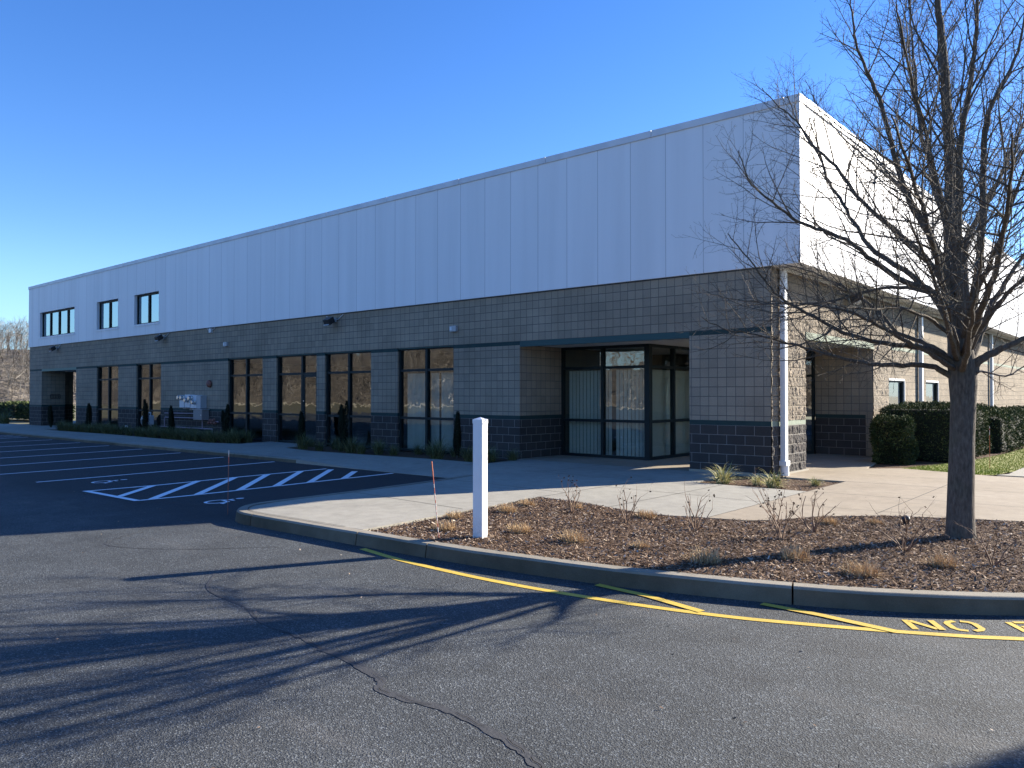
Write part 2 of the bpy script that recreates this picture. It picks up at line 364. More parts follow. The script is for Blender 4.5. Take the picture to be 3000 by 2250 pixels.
# kerb line of the island: outer edge at the top, nose round, then back along the stalls to the ramp
front = [(1.6,10.3),(.55,9.15),(-.15,8.4),(-1.03,7.61),(-1.82,7.09),(-2.6,6.74),(-3.7,6.40),(-4.4,6.25),(-5.4,6.11),(-6.43,6.02),(-7.6,5.97),(-8.8,5.93),(-9.83,5.90)]
nose = [(-10.15,5.92),(-10.42,6.02),(-10.64,6.20),(-10.78,6.42),(-10.86,6.75)]
back = [(-10.90,7.2),(-10.92,8.1),(-11.0,9.3),(-11.12,10.6),(-11.3,11.72)]
def smooth(pts, n=3):
    out = []
    for i in range(len(pts)-1):
        p0 = Vector(pts[max(i-1,0)]); p1 = Vector(pts[i]); p2 = Vector(pts[i+1]); p3 = Vector(pts[min(i+2,len(pts)-1)])
        for k in range(n):
            t = k/n
            q = .5*((2*p1)+(p2-p0)*t+(2*p0-5*p1+4*p2-p3)*t*t+(3*p1-p0-3*p2+p3)*t**3); out.append(tuple(q))
    out.append(tuple(pts[-1])); return out
line = smooth([Vector(p) for p in front+nose+back], 3)
def offset(pts, d):
    out = []
    for i, p in enumerate(pts):
        a = Vector(pts[max(i-1,0)]); c = Vector(pts[min(i+1,len(pts)-1)]); t = (c-a).normalized(); out.append((p[0]+t.y*d, p[1]-t.x*d))
    return out
inner = offset(line, .155); outer_b = offset(line, -.03)
def seg_len(pts):
    L = [0]
    for i in range(1, len(pts)): L.append(L[-1]+math.dist(pts[i], pts[i-1]))
    return L
KT = K + .004
def kerb(name, o_, i_, b_, cuts):
    L = seg_len(o_); cuts = [0]+cuts+[L[-1]]
    def at(pts, s):
        for i in range(1, len(L)):
            if L[i] >= s: t = (s-L[i-1])/max(L[i]-L[i-1], 1e-9); return (pts[i-1][0]+(pts[i][0]-pts[i-1][0])*t, pts[i-1][1]+(pts[i][1]-pts[i-1][1])*t)
        return pts[-1]
    g = MB()
    for a, c in zip(cuts[:-1], cuts[1:]):
        ss = [a+.008] + [s for s in L if a+.02 < s < c-.02] + [c-.008]
        n0 = len(g.v); m = 0
        for s in ss:
            o1 = at(o_, s); i1 = at(i_, s); b1 = at(b_, s); dz = .006*noise.noise(Vector((o1[0]*1.3, o1[1]*1.3, 0)))
            def lp(p, q, t): return (p[0]+(q[0]-p[0])*t, p[1]+(q[1]-p[1])*t)
            q1 = lp(b1, o1, .8); q2 = lp(o1, i1, .10); zb = asp(o1[1])-.03
            prof = [(*b1, zb), (*q1, KT-.022+dz), (*lp(o1, i1, .03), KT-.006+dz), (*q2, KT+dz), (*i1, KT+dz*.5), (*i1, zb)]
            m = len(prof); g.v += prof
        for k in range(len(ss)-1):
            for j in range(m-1):
                A = n0+k*m+j; g.face((A, A+1, A+1+m, A+m))
        g.face([n0+j for j in range(m)]); e = n0+(len(ss)-1)*m; g.face([e+j for j in reversed(range(m))])
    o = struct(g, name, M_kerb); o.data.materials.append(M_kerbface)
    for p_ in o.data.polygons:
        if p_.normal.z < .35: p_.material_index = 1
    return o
Lk = seg_len(line)
def s_of(x, y): return Lk[min(range(len(line)), key=lambda i: math.dist(line[i], (x, y)))]
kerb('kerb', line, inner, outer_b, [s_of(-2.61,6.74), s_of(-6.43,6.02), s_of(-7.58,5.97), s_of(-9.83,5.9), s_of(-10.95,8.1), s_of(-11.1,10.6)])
farl = [(-17.4,11.72),(-20,11.72),(-24,11.74),(-28,11.74),(-34,11.74),(-40,11.74),(-46,11.74),(-52,11.74),(-58,11.74)]
farl = smooth([Vector(p) for p in farl], 2)
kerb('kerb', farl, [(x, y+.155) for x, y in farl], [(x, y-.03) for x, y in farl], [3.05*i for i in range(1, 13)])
# new concrete walk: polygon minus beds, as separate slabs with joints
ztop = K
def slab(name, polys, m, z=ztop):
    g = MB()
    for p in polys: g.prism(p, z-.14, z)
    return struct(g, name, m)
iidx = [i for i, p in enumerate(line) if p[0] < -7.75]
inner_conc = [inner[i] for i in iidx]                       # from (-7.8,6.1) round the nose back to the ramp corner
wA = [(-8.0,9.97), (-7.72,6.13+.02)] + inner_conc[1:] + [(-11.12,13.2), (-8.0,13.2)]
slab('sidewalk', [wA,
    [(-8.0,9.97), (-8.0,13.55), (-4.97,13.55), (-4.93,9.78), (-5.72,9.53), (-7.16,9.93)],
    [(-13.05,13.2), (-8.0,13.2), (-8.0,13.55), (-7.12,13.55), (-7.12,15.52), (-13.05,15.52)],
    [(-17.4,13.2), (-17.4,11.875), (-26,11.875), (-36,11.875), (-58,11.875), (-58,13.2)],
    [(-58,13.2), (-13.05,13.2), (-12.85,14.0), (-14.5,14.08), (-16.9,13.9), (-19.8,13.74), (-21.5,14.05), (-22.0,15.52), (-24.6,15.52), (-24.6,14.6), (-24.3,14.2), (-25.8,13.72), (-34.5,14.05), (-41.3,13.8), (-41.9,15.52), (-58,15.52)],
    [(-12.85,14.0), (-13.05,13.2), (-13.05,15.52)],
    ], M_conc)
slab('sidewalk', [[(-13.05,15.52), (-8.24,15.52), (-8.24,17.37), (-6.40,17.37), (-6.40,22.36), (-13.05,22.36)]], M_conctan)
slab('sidewalk', [[(-46.81,15.52), (-42.0,15.52), (-42.0,21.0), (-54,21.0), (-54,17.8), (-46.81,17.8)]], M_conc)
slab('sidewalk', [[(-4.93,9.78), (-4.97,15.60), (-6.40,15.60), (-6.40,18.55), (-5.5,18.62), (-4.91,19.17), (-3.39,18.69), (-3.0,18.6), (4,19.1), (6,15), (4.5,11.8), (1.5,12.6), (-.3,12.5),(-1.64,12.20),(-3.12,11.57),(-3.81,10.91),(-4.15,10.2),(-4.42,9.90)],
                  [(-6.40,18.55), (-6.40,22.36), (-6.1,22.36), (-5.5,18.62)]], M_conctan)
# ramp down to the stalls at the inner corner
g = MB()
rx = [-17.4,-16.2,-15.2,-14.0,-12.6,-11.3,-11.12]; rz = [K,.115,.065,.058,.058,.062,.10]
for i in range(len(rx)-1):
    a, c = rx[i], rx[i+1]
    g.quad((a,11.70,rz[i]), (c,11.70,rz[i+1]), (c,13.2,K), (a,13.2,K)); g.quad((a,11.70,0), (c,11.70,0), (c,11.70,rz[i+1]), (a,11.70,rz[i]))
struct(g, 'ramp', M_conc)
# joints cut in the slabs, modelled as thin dark strips in the grooves
g = MB()
def strip(a, c, wd=.014, z=K+.003):
    a = Vector((*a, z)); c = Vector((*c, z)); t = (c-a).normalized(); n = Vector((-t.y, t.x, 0))*wd/2
    g.quad(a-n, c-n, c+n, a+n)
for x in [-19.6,-22,-24.4,-26.8,-29.2,-31.6,-34,-36.4,-38.8,-41.2,-43.6,-46]: strip((x,11.9), (x,13.7))
strip((-10.86,8.4), (-8.0,8.2)); strip((-11.1,10.9), (-8.0,10.7)); strip((-8.0,9.97), (-8.0,13.5)); strip((-8.0,11.9), (-4.95,11.75)); strip((-11.12,13.2), (-8,13.2)); strip((-6.5,9.75), (-6.5,13.5))
strip((-13.0,15.52), (-8.24,15.52), .012); strip((-10.5,13.25), (-10.5,15.5)); strip((-10.2,6.3), (-8.1,9.2), .004)
strip((-4.95,11.75), (2,12.2+.2)); strip((-4.97,13.6), (4.5,13.9)); strip((-4.97,15.6), (5,15.9), .018); strip((-5.0,17.2), (4,17.5)); strip((-1.5,12.3), (-1.7,18.6)); strip((-3.3,11.6), (-3.4,18.6))
strip((-4.93,9.8), (-4.97,15.6), .012)
struct(g, 'walk_joint', M_joint)
g = MB(); cl = inner
for i in range(len(cl)-1):
    if cl[i][0] < -7.8 and cl[i][1] < 11: strip(cl[i], cl[i+1], .016, KT+.008)
struct(g, 'walk_joint', M_joint)
# mulch beds
def bed(poly, z=K-.02, amp=.02, cell=.12):
    xs_ = [p[0] for p in poly]; ys_ = [p[1] for p in poly]
    m = MB(); m.face(range(len(poly))); m.v = [(p[0], p[1], z) for p in poly]
    return struct(m, 'mulch_bed', M_mulch)
main_bed = [inner[i] for i, p in enumerate(line) if p[0] >= -7.75][::-1]
main_bed = main_bed + [(4.4,11.8), (1.5,12.6), (-.3,12.5), (-1.64,12.20),(-3.12,11.57),(-3.81,10.91),(-4.15,10.2),(-4.42,9.90),(-4.87,9.75),(-5.72,9.53),(-7.16,9.93),(-8.0,9.97)]
BEDS = [main_bed,
  [(-7.12,13.55), (-4.97,13.55), (-4.97,15.60), (-6.40,15.60), (-7.12,15.60)],
  [(-13.05,15.6), (-12.9,14.0), (-14.5,14.08), (-16.9,13.9), (-19.8,13.74), (-21.5,14.05), (-22.0,15.6)],
  [(-24.6,15.6), (-24.6,14.6), (-24.3,14.2), (-25.8,13.72), (-34.5,14.05), (-41.3,13.8), (-41.9,15.6)],
  [(-6.1,22.3), (-5.5,18.62), (-4.91,19.17), (-4.3,19.0), (-3.9,25), (-3.5,50), (-6.40,50), (-6.40,22.3)]]
for p in BEDS: bed(p, z=K-.03 if p is not main_bed else K-.01)
def inside(p, poly):
    x, y = p; c = False; j = len(poly)-1
    for i in range(len(poly)):
        if (poly[i][1] > y) != (poly[j][1] > y) and x < (poly[j][0]-poly[i][0])*(y-poly[i][1])/(poly[j][1]-poly[i][1])+poly[i][0]: c = not c
        j = i
    return c
# wood chips over the bed in front
g = MB()
def chips(poly, n, z, xmax=9e9):
    X0, X1_ = min(p[0] for p in poly), min(max(p[0] for p in poly), xmax); Y0_, Y1_ = min(p[1] for p in poly), max(p[1] for p in poly)
    k = 0
    while k < n:
        x = R.uniform(X0, X1_); y = R.uniform(Y0_, Y1_)
        if not inside((x, y), poly): continue
        k += 1
        L = R.choice((.006,.008,.011,.018))*R.uniform(.7,1.5); W = L*R.uniform(.14,.42); a = R.uniform(0, math.pi); t = R.gauss(0,.35); u = R.gauss(0,.35)
        ax = Vector((math.cos(a), math.sin(a), t)).normalized()*L; ay = Vector((-math.sin(a), math.cos(a), u)).normalized()*W
        c = Vector((x, y, z+R.uniform(.002,.022))); g.t = R.random()**.95
        g.quad(c-ax-ay, c+ax-ay*.7, c+ax*.9+ay, c-ax+ay)
chips(main_bed, 130000, K-.01, 1.2); chips(BEDS[1], 2500, K-.03); chips(BEDS[4], 1500, K-.03)
tag(g.build('wood_chips', M_chip), 'brown and grey wood chip mulch spread over the planting beds', 'mulch', kind='stuff')
# lawn
lawn = [(-4.91,19.17), (-3.39,18.69), (-3.05,18.85), (-2.85,20.16), (-2.7,26.2), (-2.6,50), (-3.5,50), (-3.9,26), (-4.2,22)]
g = MB(); g.face(range(len(lawn))); g.v = [(p[0], p[1], K-.005) for p in lawn]; struct(g, 'lawn', M_lawnsoil)
g = MB(); k = 0
while k < 16000:
    x = R.uniform(-5, -2.5); y = 18.6 + (R.random()**1.6)*22
    if not inside((x, y), lawn): continue
    k += 1; a = R.uniform(0, 6.28); h = R.uniform(.018,.042); wd = R.uniform(.004,.008); g.t = R.random()*.6+.4*noise.noise(Vector((x*1.5,y*1.5,0)))
    dx, dy = math.cos(a), math.sin(a); lx, ly = R.gauss(0,.02), R.gauss(0,.02); n = len(g.v)
    g.v += [(x-dx*wd,y-dy*wd,K-.01), (x+dx*wd,y+dy*wd,K-.01), (x+lx,y+ly,K+h)]; g.face((n,n+1,n+2))
tag(g.build('grass', M_lawn), 'short sunlit green grass between hedge and driveway kerb', 'grass', kind='stuff')
g = MB(); g.box(-2.85,-2.3,19.3,90,0,K+.002); g.prism([(-3.0,18.85),(-2.85,19.3),(-2.3,19.3),(2.5,19.9),(3.2,19.2)],0,K+.002); struct(g, 'kerb', M_conc)

# ------------------------------------------------------------------ painted markings (4 mm sheets)
def mark(mb, pts, wd, dz=.004):
    for (a, c) in zip(pts[:-1], pts[1:]):
        A = Vector((a[0],a[1],0)); C = Vector((c[0],c[1],0)); t = (C-A).normalized(); n = Vector((-t.y,t.x,0))*wd/2
        k = max(1, int((C-A).length/1.3))
        for i in range(k):
            p = A+(C-A)*i/k; q = A+(C-A)*(i+1)/k
            mb.quad(*[(v.x, v.y, asp(v.y)+dz) for v in (p-n, q-n, q+n, p+n)])
def ribbon(mb, pts, ws, z):
    n0 = len(mb.v); m = len(pts)
    if not hasattr(ws, '__len__'): ws = [ws]*m
    for i, p in enumerate(pts):
        a = Vector(pts[max(i-1,0)][:2]); c = Vector(pts[min(i+1,m-1)][:2]); t = (c-a).normalized(); n = (-t.y*ws[i]/2, t.x*ws[i]/2)
        zz = asp(p[1])+z; mb.v += [(p[0]-n[0],p[1]-n[1],zz), (p[0]+n[0],p[1]+n[1],zz)]
    for i in range(m-1): mb.face((n0+2*i, n0+2*i+2, n0+2*i+3, n0+2*i+1))
stalls = [(-38.62,11.70,-38.6,5.95), (-37.6,11.66,-37.55,5.95), (-36.48,11.6,-36.3,5.9), (-33.69,11.56,-33.5,5.9), (-30.90,11.54,-30.8,5.9), (-28.33,11.52,-28.1,5.9), (-25.72,11.50,-25.5,5.9), (-23.15,11.50,-22.9,5.9), (-20.60,11.48,-20.45,5.9), (-18.2,11.58,-18.05,5.9)]
for i, (x0, y0, x1, y1) in enumerate(stalls):
    g = MB(); mark(g, [(x1,y1),((x0+x1)/2+R.uniform(-.02,.02),8.6),(x0,y0)], .10); struct(g, 'stall_line', M_linew)
g = MB()
ribbon(g, [(-15.66,5.97),(-15.56,7.3),(-15.6,9.0),(-15.55,11.3)], .10, .004); ribbon(g, [(-13.6,6.0),(-13.55,6.9),(-13.52,8.5),(-13.52,10.1),(-13.5,11.6)], .10, .004)
mark(g, [(-15.7,5.96),(-13.55,5.99)], .12, .008)
for a, c in (((-14.37,6.02),(-15.55,7.18)), ((-13.6,6.25),(-15.6,8.14)), ((-13.55,7.05),(-15.6,8.97)), ((-13.5,7.84),(-15.55,9.72)), ((-13.5,8.62),(-15.55,10.6)), ((-13.5,9.4),(-15.3,11.25)), ((-13.5,10.25),(-14.5,11.32))):
    mark(g, [a, c], .14, .008)
struct(g, 'hatched_aisle', M_linew)
def wheelchair(cx, cy, s=1.0):
    g = MB(); P = lambda x, y: (cx+x*s, cy+y*s)
    arc = [P(.18*math.cos(a), -.12+.21*math.sin(a)) for a in [rad(d) for d in range(120, 361, 15)]]
    ribbon(g, arc, .055*s, .004)
    ribbon(g, [P(-.06,.20), P(-.03,-.02), P(.16,-.02)], .06*s, .006); ribbon(g, [P(.15,-.02), P(.25,-.20), P(.33,-.19)], .06*s, .007); ribbon(g, [P(-.04,.10), P(.13,.10)], .045*s, .0075)
    n = len(g.v); hx, hy = P(-.07,.32)
    g.v += [(hx+.055*s*math.cos(k*.524), hy+.075*s*math.sin(k*.524), asp(hy)+.004) for k in range(12)]; g.face(range(n, n+12))
    return struct(g, 'accessible_symbol', M_linew)
wheelchair(-12.42, 6.95, 1.0); wheelchair(-17.05, 6.95, 1.0)
# kerbside yellow line with two spurs, lettering
g = MB()
yl = smooth([Vector(p) for p in [(-7.36,5.86),(-6.54,5.73),(-5.6,5.68),(-4.9,5.69),(-4.15,5.76),(-3.45,5.87),(-2.9,6.0),(-2.46,6.15),(-1.69,6.48),(-.93,6.88),(-.1,7.55),(.6,8.3),(1.5,9.4)]], 3)
ribbon(g, yl, .085, .004)
ribbon(g, [(-4.27,6.20),(-3.7,6.15),(-3.08,6.0)], .085, .008); ribbon(g, [(-2.80,6.56),(-2.3,6.54),(-1.70,6.46)], .085, .008)
struct(g, 'yellow_kerb_line', M_liney)
STR = {'N': [[(0,0),(0,1)],[(.10,.92),(.62,.08)],[(.72,0),(.72,1)]], 'O': [[(.30,1),(.10,.92),(0,.75),(0,.25),(.10,.08),(.30,0)],[(.46,0),(.66,.08),(.76,.25),(.76,.75),(.66,.92),(.46,1)]],
 'P': [[(0,0),(0,1)],[(.14,.97),(.55,.97),(.7,.85),(.7,.62),(.55,.48),(.14,.48)]], 'A': [[(0,0),(.32,1)],[(.42,1),(.74,0)],[(.22,.3),(.5,.3)]],
 'R': [[(0,0),(0,1)],[(.14,.97),(.55,.97),(.7,.85),(.7,.62),(.55,.48),(.14,.48)],[(.4,.42),(.72,0)]], 'K': [[(0,0),(0,1)],[(.14,.48),(.7,1)],[(.3,.45),(.72,0)]],
 'I': [[(.1,0),(.1,1)]], 'G': [[(.66,.85),(.46,1),(.22,.98),(.05,.8),(0,.5),(.05,.2),(.22,.02)],[(.36,0),(.6,.06),(.72,.2),(.72,.45),(.42,.45)]]}
g = MB(); cx_, cy_ = -1.60, 6.63; dx_, dy_ = .845, .535; k = 0; curx = 0.0
for ch in 'NO PARKING':
    if ch == ' ': curx += .20; continue
    ang = math.atan2(.535,.845) + min(.25, curx*.10)
    ux = Vector((math.cos(ang), math.sin(ang))); uy = Vector((-ux.y, ux.x))
    o = Vector((cx_, cy_)) + Vector((math.cos(math.atan2(.535,.845)+min(.25,curx*.05)), math.sin(math.atan2(.535,.845)+min(.25,curx*.05))))*curx
    for j, st in enumerate(STR[ch]):
        ribbon(g, [tuple(o+ux*(p[0]*.27)+uy*(p[1]*.25)) for p in st], .05, .004+.0012*j)
    curx += .19 if ch == 'I' else .30
struct(g, 'no_parking_lettering', M_liney)
# sealed cracks in the asphalt
def crack(pts, wmax, seed):
    r_ = random.Random(seed); P = smooth([Vector(p) for p in pts], 8)
    P = [(p[0]+r_.gauss(0,.004), p[1]+r_.gauss(0,.004)) for p in P]
    g = MB(); ribbon(g, P, [wmax*(.6+.5*r_.random()) for _ in P], .003); struct(g, 'crack_sealant', M_seal)
    g = MB(); P2 = [(p[0]+r_.gauss(0,.005)+wmax*.2, p[1]+r_.gauss(0,.005)) for p in P]
    for q in range(0, len(P2)-6, 9): ribbon(g, P2[q:q+r_.choice((4,6,8))], .0015+.0025*r_.random(), .0065); struct(g, 'crack', M_crack)
crack([(-1.9,2.5),(-2.3,2.92),(-2.50,3.04),(-2.78,3.13),(-3.18,3.19),(-3.53,3.15),(-3.77,3.14),(-3.90,3.25),(-4.30,3.34),(-4.69,3.37)], .07, 3)
crack([(-4.69,3.37),(-5.07,3.42),(-5.6,3.45),(-6.1,3.6),(-6.9,3.7),(-7.5,4.1)], .03, 4)
crack([(-8.2,5.3),(-9.0,4.4),(-9.9,4.0),(-10.4,4.5),(-10.8,5.0)], .015, 5); crack([(-12.2,6.4),(-13.6,5.2),(-14.3,5.3),(-16.2,4.9),(-18,5.3)], .015, 6)

g = MB()
for k in range(260):
    x = R.uniform(-16, 2); y = R.uniform(1.5, 6.1) if k % 3 else R.uniform(5.2, 5.9); a = R.uniform(0, 6.28); L = R.uniform(.004,.011)
    if y > 5.6 and x > -3: continue
    u = Vector((math.cos(a), math.sin(a), R.gauss(0,.3)))*L; v = Vector((-math.sin(a), math.cos(a), R.gauss(0,.3)))*L*R.uniform(.3,.8); c = Vector((x, y, .012)); g.t = R.random(); g.quad(c-u-v, c+u-v, c+u+v, c-u+v)
tag(g.build('leaf_litter', M_chip), 'scattered bits of leaf and grit on the asphalt', 'debris', kind='stuff')
# ------------------------------------------------------------------ the building
Y0, XL, XA, X1, XM = 15.52, -48.62, -6.40, -6.40, -5.77
ZB, ZT, TH = 4.28+K, 7.63+K, .2
Z1, Z2, Z3, Z4 = 1.016+K, 1.118+K, 2.947+K, 3.048+K
B = empty('office_building', (-27.5, Y0, 0)); 
tag(B, 'long one-storey grey block office building with white metal upper panels and teal bands', 'building')
def bp(mb, name, m, parent=B, **k):         # a part: keep world coordinates under the building's empty
    o = mb.build(name, m, parent, **k)
    if parent is B: o.location = -Vector(B.location)
    return o
def seg(xa, xb, y0=Y0, y1=None):
    y1 = y1 or y0+TH
    bp(MB().box(xa, xb, y0, y1, K-.12, Z1), 'plinth', M_base); bp(MB().box(xa, xb, y0, y1, Z1, Z2), 'band', M_band); bp(MB().box(xa, xb, y0, y1, Z2, Z3), 'block_wall', M_block)
OP = [(-46.81,-42.11,'a'), (-39.62,-37.22,'w'), (-35.36,-33.02,'w'), (-27.56,-25.18,'w'), (-24.30,-21.92,'d'), (-21.475,-19.10,'w'), (-17.86,-15.51,'b'), (-13.09,-8.24,'a')]
x = XL
for a, c, t in OP:
    if x == XL: seg(x, a, Y0, 16.69)
    else: seg(x, a)
    bp(MB().box(x, a, Y0, Y0+TH, Z3, Z4), 'band', M_band); x = c
bp(MB().box(XL, XA-.012, Y0, Y0+TH, Z4, ZB), 'block_wall', M_block)
bp(MB().box(XL, XA, Y0-.004, Y0-.001, ZB-.03, ZB), 'shadow_strip', M_black)  # black strip standing in for the shade line under the panel overhang
# corner pier
for z0, z1, nm, m in ((K-.12,Z1,'plinth',M_base), (Z1,Z2,'band',M_band), (Z2,Z3,'block_wall',M_block)):
    bp(MB().box(-8.24, XA-.012, Y0, 17.37, z0, z1), nm, m)
bp(MB().box(-8.24, XA-.012, Y0, Y0+TH, Z3, Z4), 'band', M_band)
bp(MB().box(-8.24, XA+.02, Y0-.03, Y0-.001, K-.12, K+.05), 'footing', M_foot); bp(MB().box(X1-.01, X1+.06, Y0, 17.42, K-.12, K+.03), 'footing', M_foot)
def rough(p0, p1, nrm, z0, z1, amp, cell, joint=.4064, off=.5, nm='block_wall', m=None, seed=0):
    """split-faced masonry as real relief: a grid pushed outwards by noise, with recessed mortar lines"""
    g = MB(); p0 = Vector(p0); p1 = Vector(p1); L = (p1-p0).length; t = (p1-p0)/L; nu = max(2, int(L/cell)); nv = max(2, int((z1-z0)/cell)); n = Vector(nrm)
    along_y = abs(t.y) > .5
    for j in range(nv+1):
        z = z0+(z1-z0)*j/nv; row = math.floor((z-K)/.2032); fz = (z-K)/.2032-row
        for i in range(nu+1):
            s = L*i/nu; w0 = p0+t*s; c = (w0.y if along_y else w0.x); u = (c+.06)/joint+(off if row % 2 else 0); fu = u-math.floor(u)
            e = min(fz, 1-fz)*.2032; e2 = min(fu, 1-fu)*joint; e = min(e, e2)
            k = min(1, e/.018)
            d = amp*(.45+.9*noise.fractal(Vector((w0.x*9+row*3.1, w0.y*9+math.floor(u)*5.3, z*6)), .7, 2.1, 4)+.25*noise.noise(Vector((w0.x*2, row*7.7, math.floor(u)*3.3))))
            q = w0 + n*(max(-.2*amp, d)*k); g.v.append((q.x, q.y, z)); 
    uvs = [((p0+t*(L*i/nu)).y if along_y else (p0+t*(L*i/nu)).x) for i in range(nu+1)]
    for j in range(nv):
        for i in range(nu):
            a = j*(nu+1)+i; za = z0+(z1-z0)*j/nv; zb = z0+(z1-z0)*(j+1)/nv
            g.face((a, a+1, a+nu+2, a+nu+1), [(uvs[i],za),(uvs[i+1],za),(uvs[i+1],zb),(uvs[i],zb)])
    return bp(g, nm, m)
# the sunlit side leg of the corner, split-faced
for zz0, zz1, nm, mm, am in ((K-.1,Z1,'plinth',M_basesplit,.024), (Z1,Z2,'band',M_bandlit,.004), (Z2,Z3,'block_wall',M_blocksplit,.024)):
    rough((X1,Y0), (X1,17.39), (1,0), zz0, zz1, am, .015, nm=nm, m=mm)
# side wall along X1
rough((X1,Y0), (X1,24.0), (1,0), Z3+.0, ZB, .018, .022, nm='block_wall', m=M_blocksplit)
bp(MB().box(X1-TH, X1-.012, Y0+TH, 24.0, Z3, ZB), 'block_wall', M_block)
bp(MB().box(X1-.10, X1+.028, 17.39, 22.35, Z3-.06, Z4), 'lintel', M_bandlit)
rough((X1,22.35), (X1,23.75), (1,0), Z2, Z3, .016, .022, nm='block_wall', m=M_blocksplit)
SW = [(23.79,25.41), (27.96,29.61), (31.38,33.0)]
wz0, wz1 = .9+K, 2.07+K
def sidebox(y0, y1, z0, z1): bp(MB().box(X1-TH, X1, y0, y1, z0, z1), 'block_wall', M_blocksplit)
bp(MB().box(X1-TH, X1-.012, 22.35, 23.75, .9+K, Z3), 'block_wall', M_block)
bp(MB().box(X1-TH, X1, 22.35, 60, K-.12, .9+K), 'plinth', M_blocksplit)
ye = 23.75
for a, c in SW: 
    sidebox(ye, a, wz0, wz1); ye = c
sidebox(ye, 60, wz0, wz1); sidebox(23.75, 60, wz1, Z3); sidebox(24.0, 60, Z3, ZB)
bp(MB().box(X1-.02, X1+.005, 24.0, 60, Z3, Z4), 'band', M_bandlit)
for a, c in SW:
    fr = MB(); xi = X1-.10
    fr.box(xi, xi+.05, a, a+.05, wz0, wz1); fr.box(xi, xi+.05, c-.05, c, wz0, wz1); fr.box(xi, xi+.05, a+.05, c-.05, wz0, wz0+.05); fr.box(xi, xi+.05, a+.05, c-.05, wz1-.05, wz1)
    wo = bp(fr, 'window', M_frame); wo['label'] = 'small side window with white head trim'
    MB().box(xi+.01, xi+.018, a+.05, c-.05, wz0+.05, wz1-.05).build('pane', M_clear, wo)
    MB().box(xi+.05, X1+.012, a, c, wz1, wz1+.06).box(X1-.02, X1+.012, c-.001, c+.04, wz0, wz1).build('trim', M_white, wo)
    bl = MB()
    for k in range(24): z = wz0+.06+k*.046; bl.quad((xi-.06,a+.06,z), (xi-.06,c-.06,z), (xi-.03,c-.06,z+.022), (xi-.03,a+.06,z+.022))
    bl.build('blind', M_blind, wo)
# metal upper storey
YM = 15.45
UW = [(-46.93,-42.19), (-39.49,-37.13), (-35.45,-33.10)]; uz0, uz1 = 4.76+K, 6.08+K
def pan(xa, xb, z0, z1): bp(MB().box(xa, xb, YM, YM+.25, z0, z1), 'metal_panels', M_panx)
x = XL
for a, c in UW: pan(x, a, uz0, uz1); x = c
pan(x, XM-.25, uz0, uz1); pan(XL, XM-.25, ZB, uz0); pan(XL, XM-.25, uz1, ZT-.15)
bp(MB().box(XM-.25, XM, YM, 60, ZB, ZT-.15), 'metal_panels', M_pany)
bp(MB().box(XL, XL+.25, YM+.25, 60, ZB, ZT-.15), 'metal_panels', M_pany)
bp(MB().box(X1-.2, XM-.25, YM+.25, 60, ZB-.02, ZB+.06), 'soffit', M_soffit)
bp(MB().box(X1+.1, X1+.16, YM+.25, 60, ZB-.06, ZB-.02), 'soffit', M_soffit)
cp = MB(); x = XL-.02
k = 0
while x < XM+.03:
    xe = min(x+3.04, XM+.03); cp.box(x, xe-.012, YM-.03, YM+.30, ZT-.15, ZT); x = xe
y = YM+.30
while y < 60: cp.box(XM-.28, XM+.03, y, y+3.03, ZT-.15, ZT); y += 3.04
bp(cp, 'coping', M_coping)
bp(MB().box(XL+.26, XM-.26, YM+.26, 59.9, ZT-.35, ZT-.25), 'roof', M_roof)
for a, c in UW:
    n = 4 if c-a > 4 else 2; yi = YM+.13; fr = MB()
    fr.box(a, a+.07, yi, yi+.07, uz0, uz1); fr.box(c-.07, c, yi, yi+.07, uz0, uz1); fr.box(a+.07, c-.07, yi, yi+.07, uz0, uz0+.06); fr.box(a+.07, c-.07, yi, yi+.07, uz1-.08, uz1)
    for k in range(1, n): xm = a+(c-a)*k/n; fr.box(xm-.055, xm+.055, yi-.02, yi+.07, uz0+.06, uz1-.08)
    wo = bp(fr, 'window', M_frame); wo['label'] = 'upper window with four lights' if n == 4 else 'upper window with two lights'
    MB().box(a+.05, c-.05, yi+.03, yi+.04, uz0+.04, uz1-.04).build('pane', M_mirror, wo)
    MB().box(a-.06, c+.06, YM-.025, YM+.12, uz0-.09, uz0-.002).build('sill', M_panx, wo)
    bp(MB().box(a-.1, c+.1, YM+.25, YM+.9, uz0-.2, uz0-.05), 'floor_slab', M_dark)
# left wall with an opening to the left alcove, back walls, roof decks that close the volume
for z0, z1, nm, m in ((K-.12,Z1,'plinth',M_base), (Z1,Z2,'band',M_band), (Z2,Z3,'block_wall',M_block)):
    bp(MB().box(XL, XL+.3, 16.69, 17.66, z0, z1), nm, m); bp(MB().box(XL, XL+.3, 21.0, 60, z0, z1), nm, m)
bp(MB().box(XL, XL+.3, Y0+TH, 60, Z3, ZB), 'block_wall', M_block)
bp(MB().box(XL, XM, 60, 60.3, K, ZT-.16), 'block_wall', M_blocksplit)
# ground-floor rooms
bp(MB().box(-42.0, -13.3, Y0+TH, 26, K-.02, K+.004), 'room_floor', M_carpet); bp(MB().box(-42.0, -13.3, 26, 26.2, K, Z4+.4), 'partition', M_dark)
bp(MB().box(-42.1, -13.1, Y0+TH, 26.2, Z4+.02, Z4+.12), 'ceiling', M_ceil)
for xx in (-42.11,-31.5,-18.4,-13.29): bp(MB().box(xx, xx+.15, Y0+TH, 26, K+.006, Z4+.01), 'partition', M_dark)
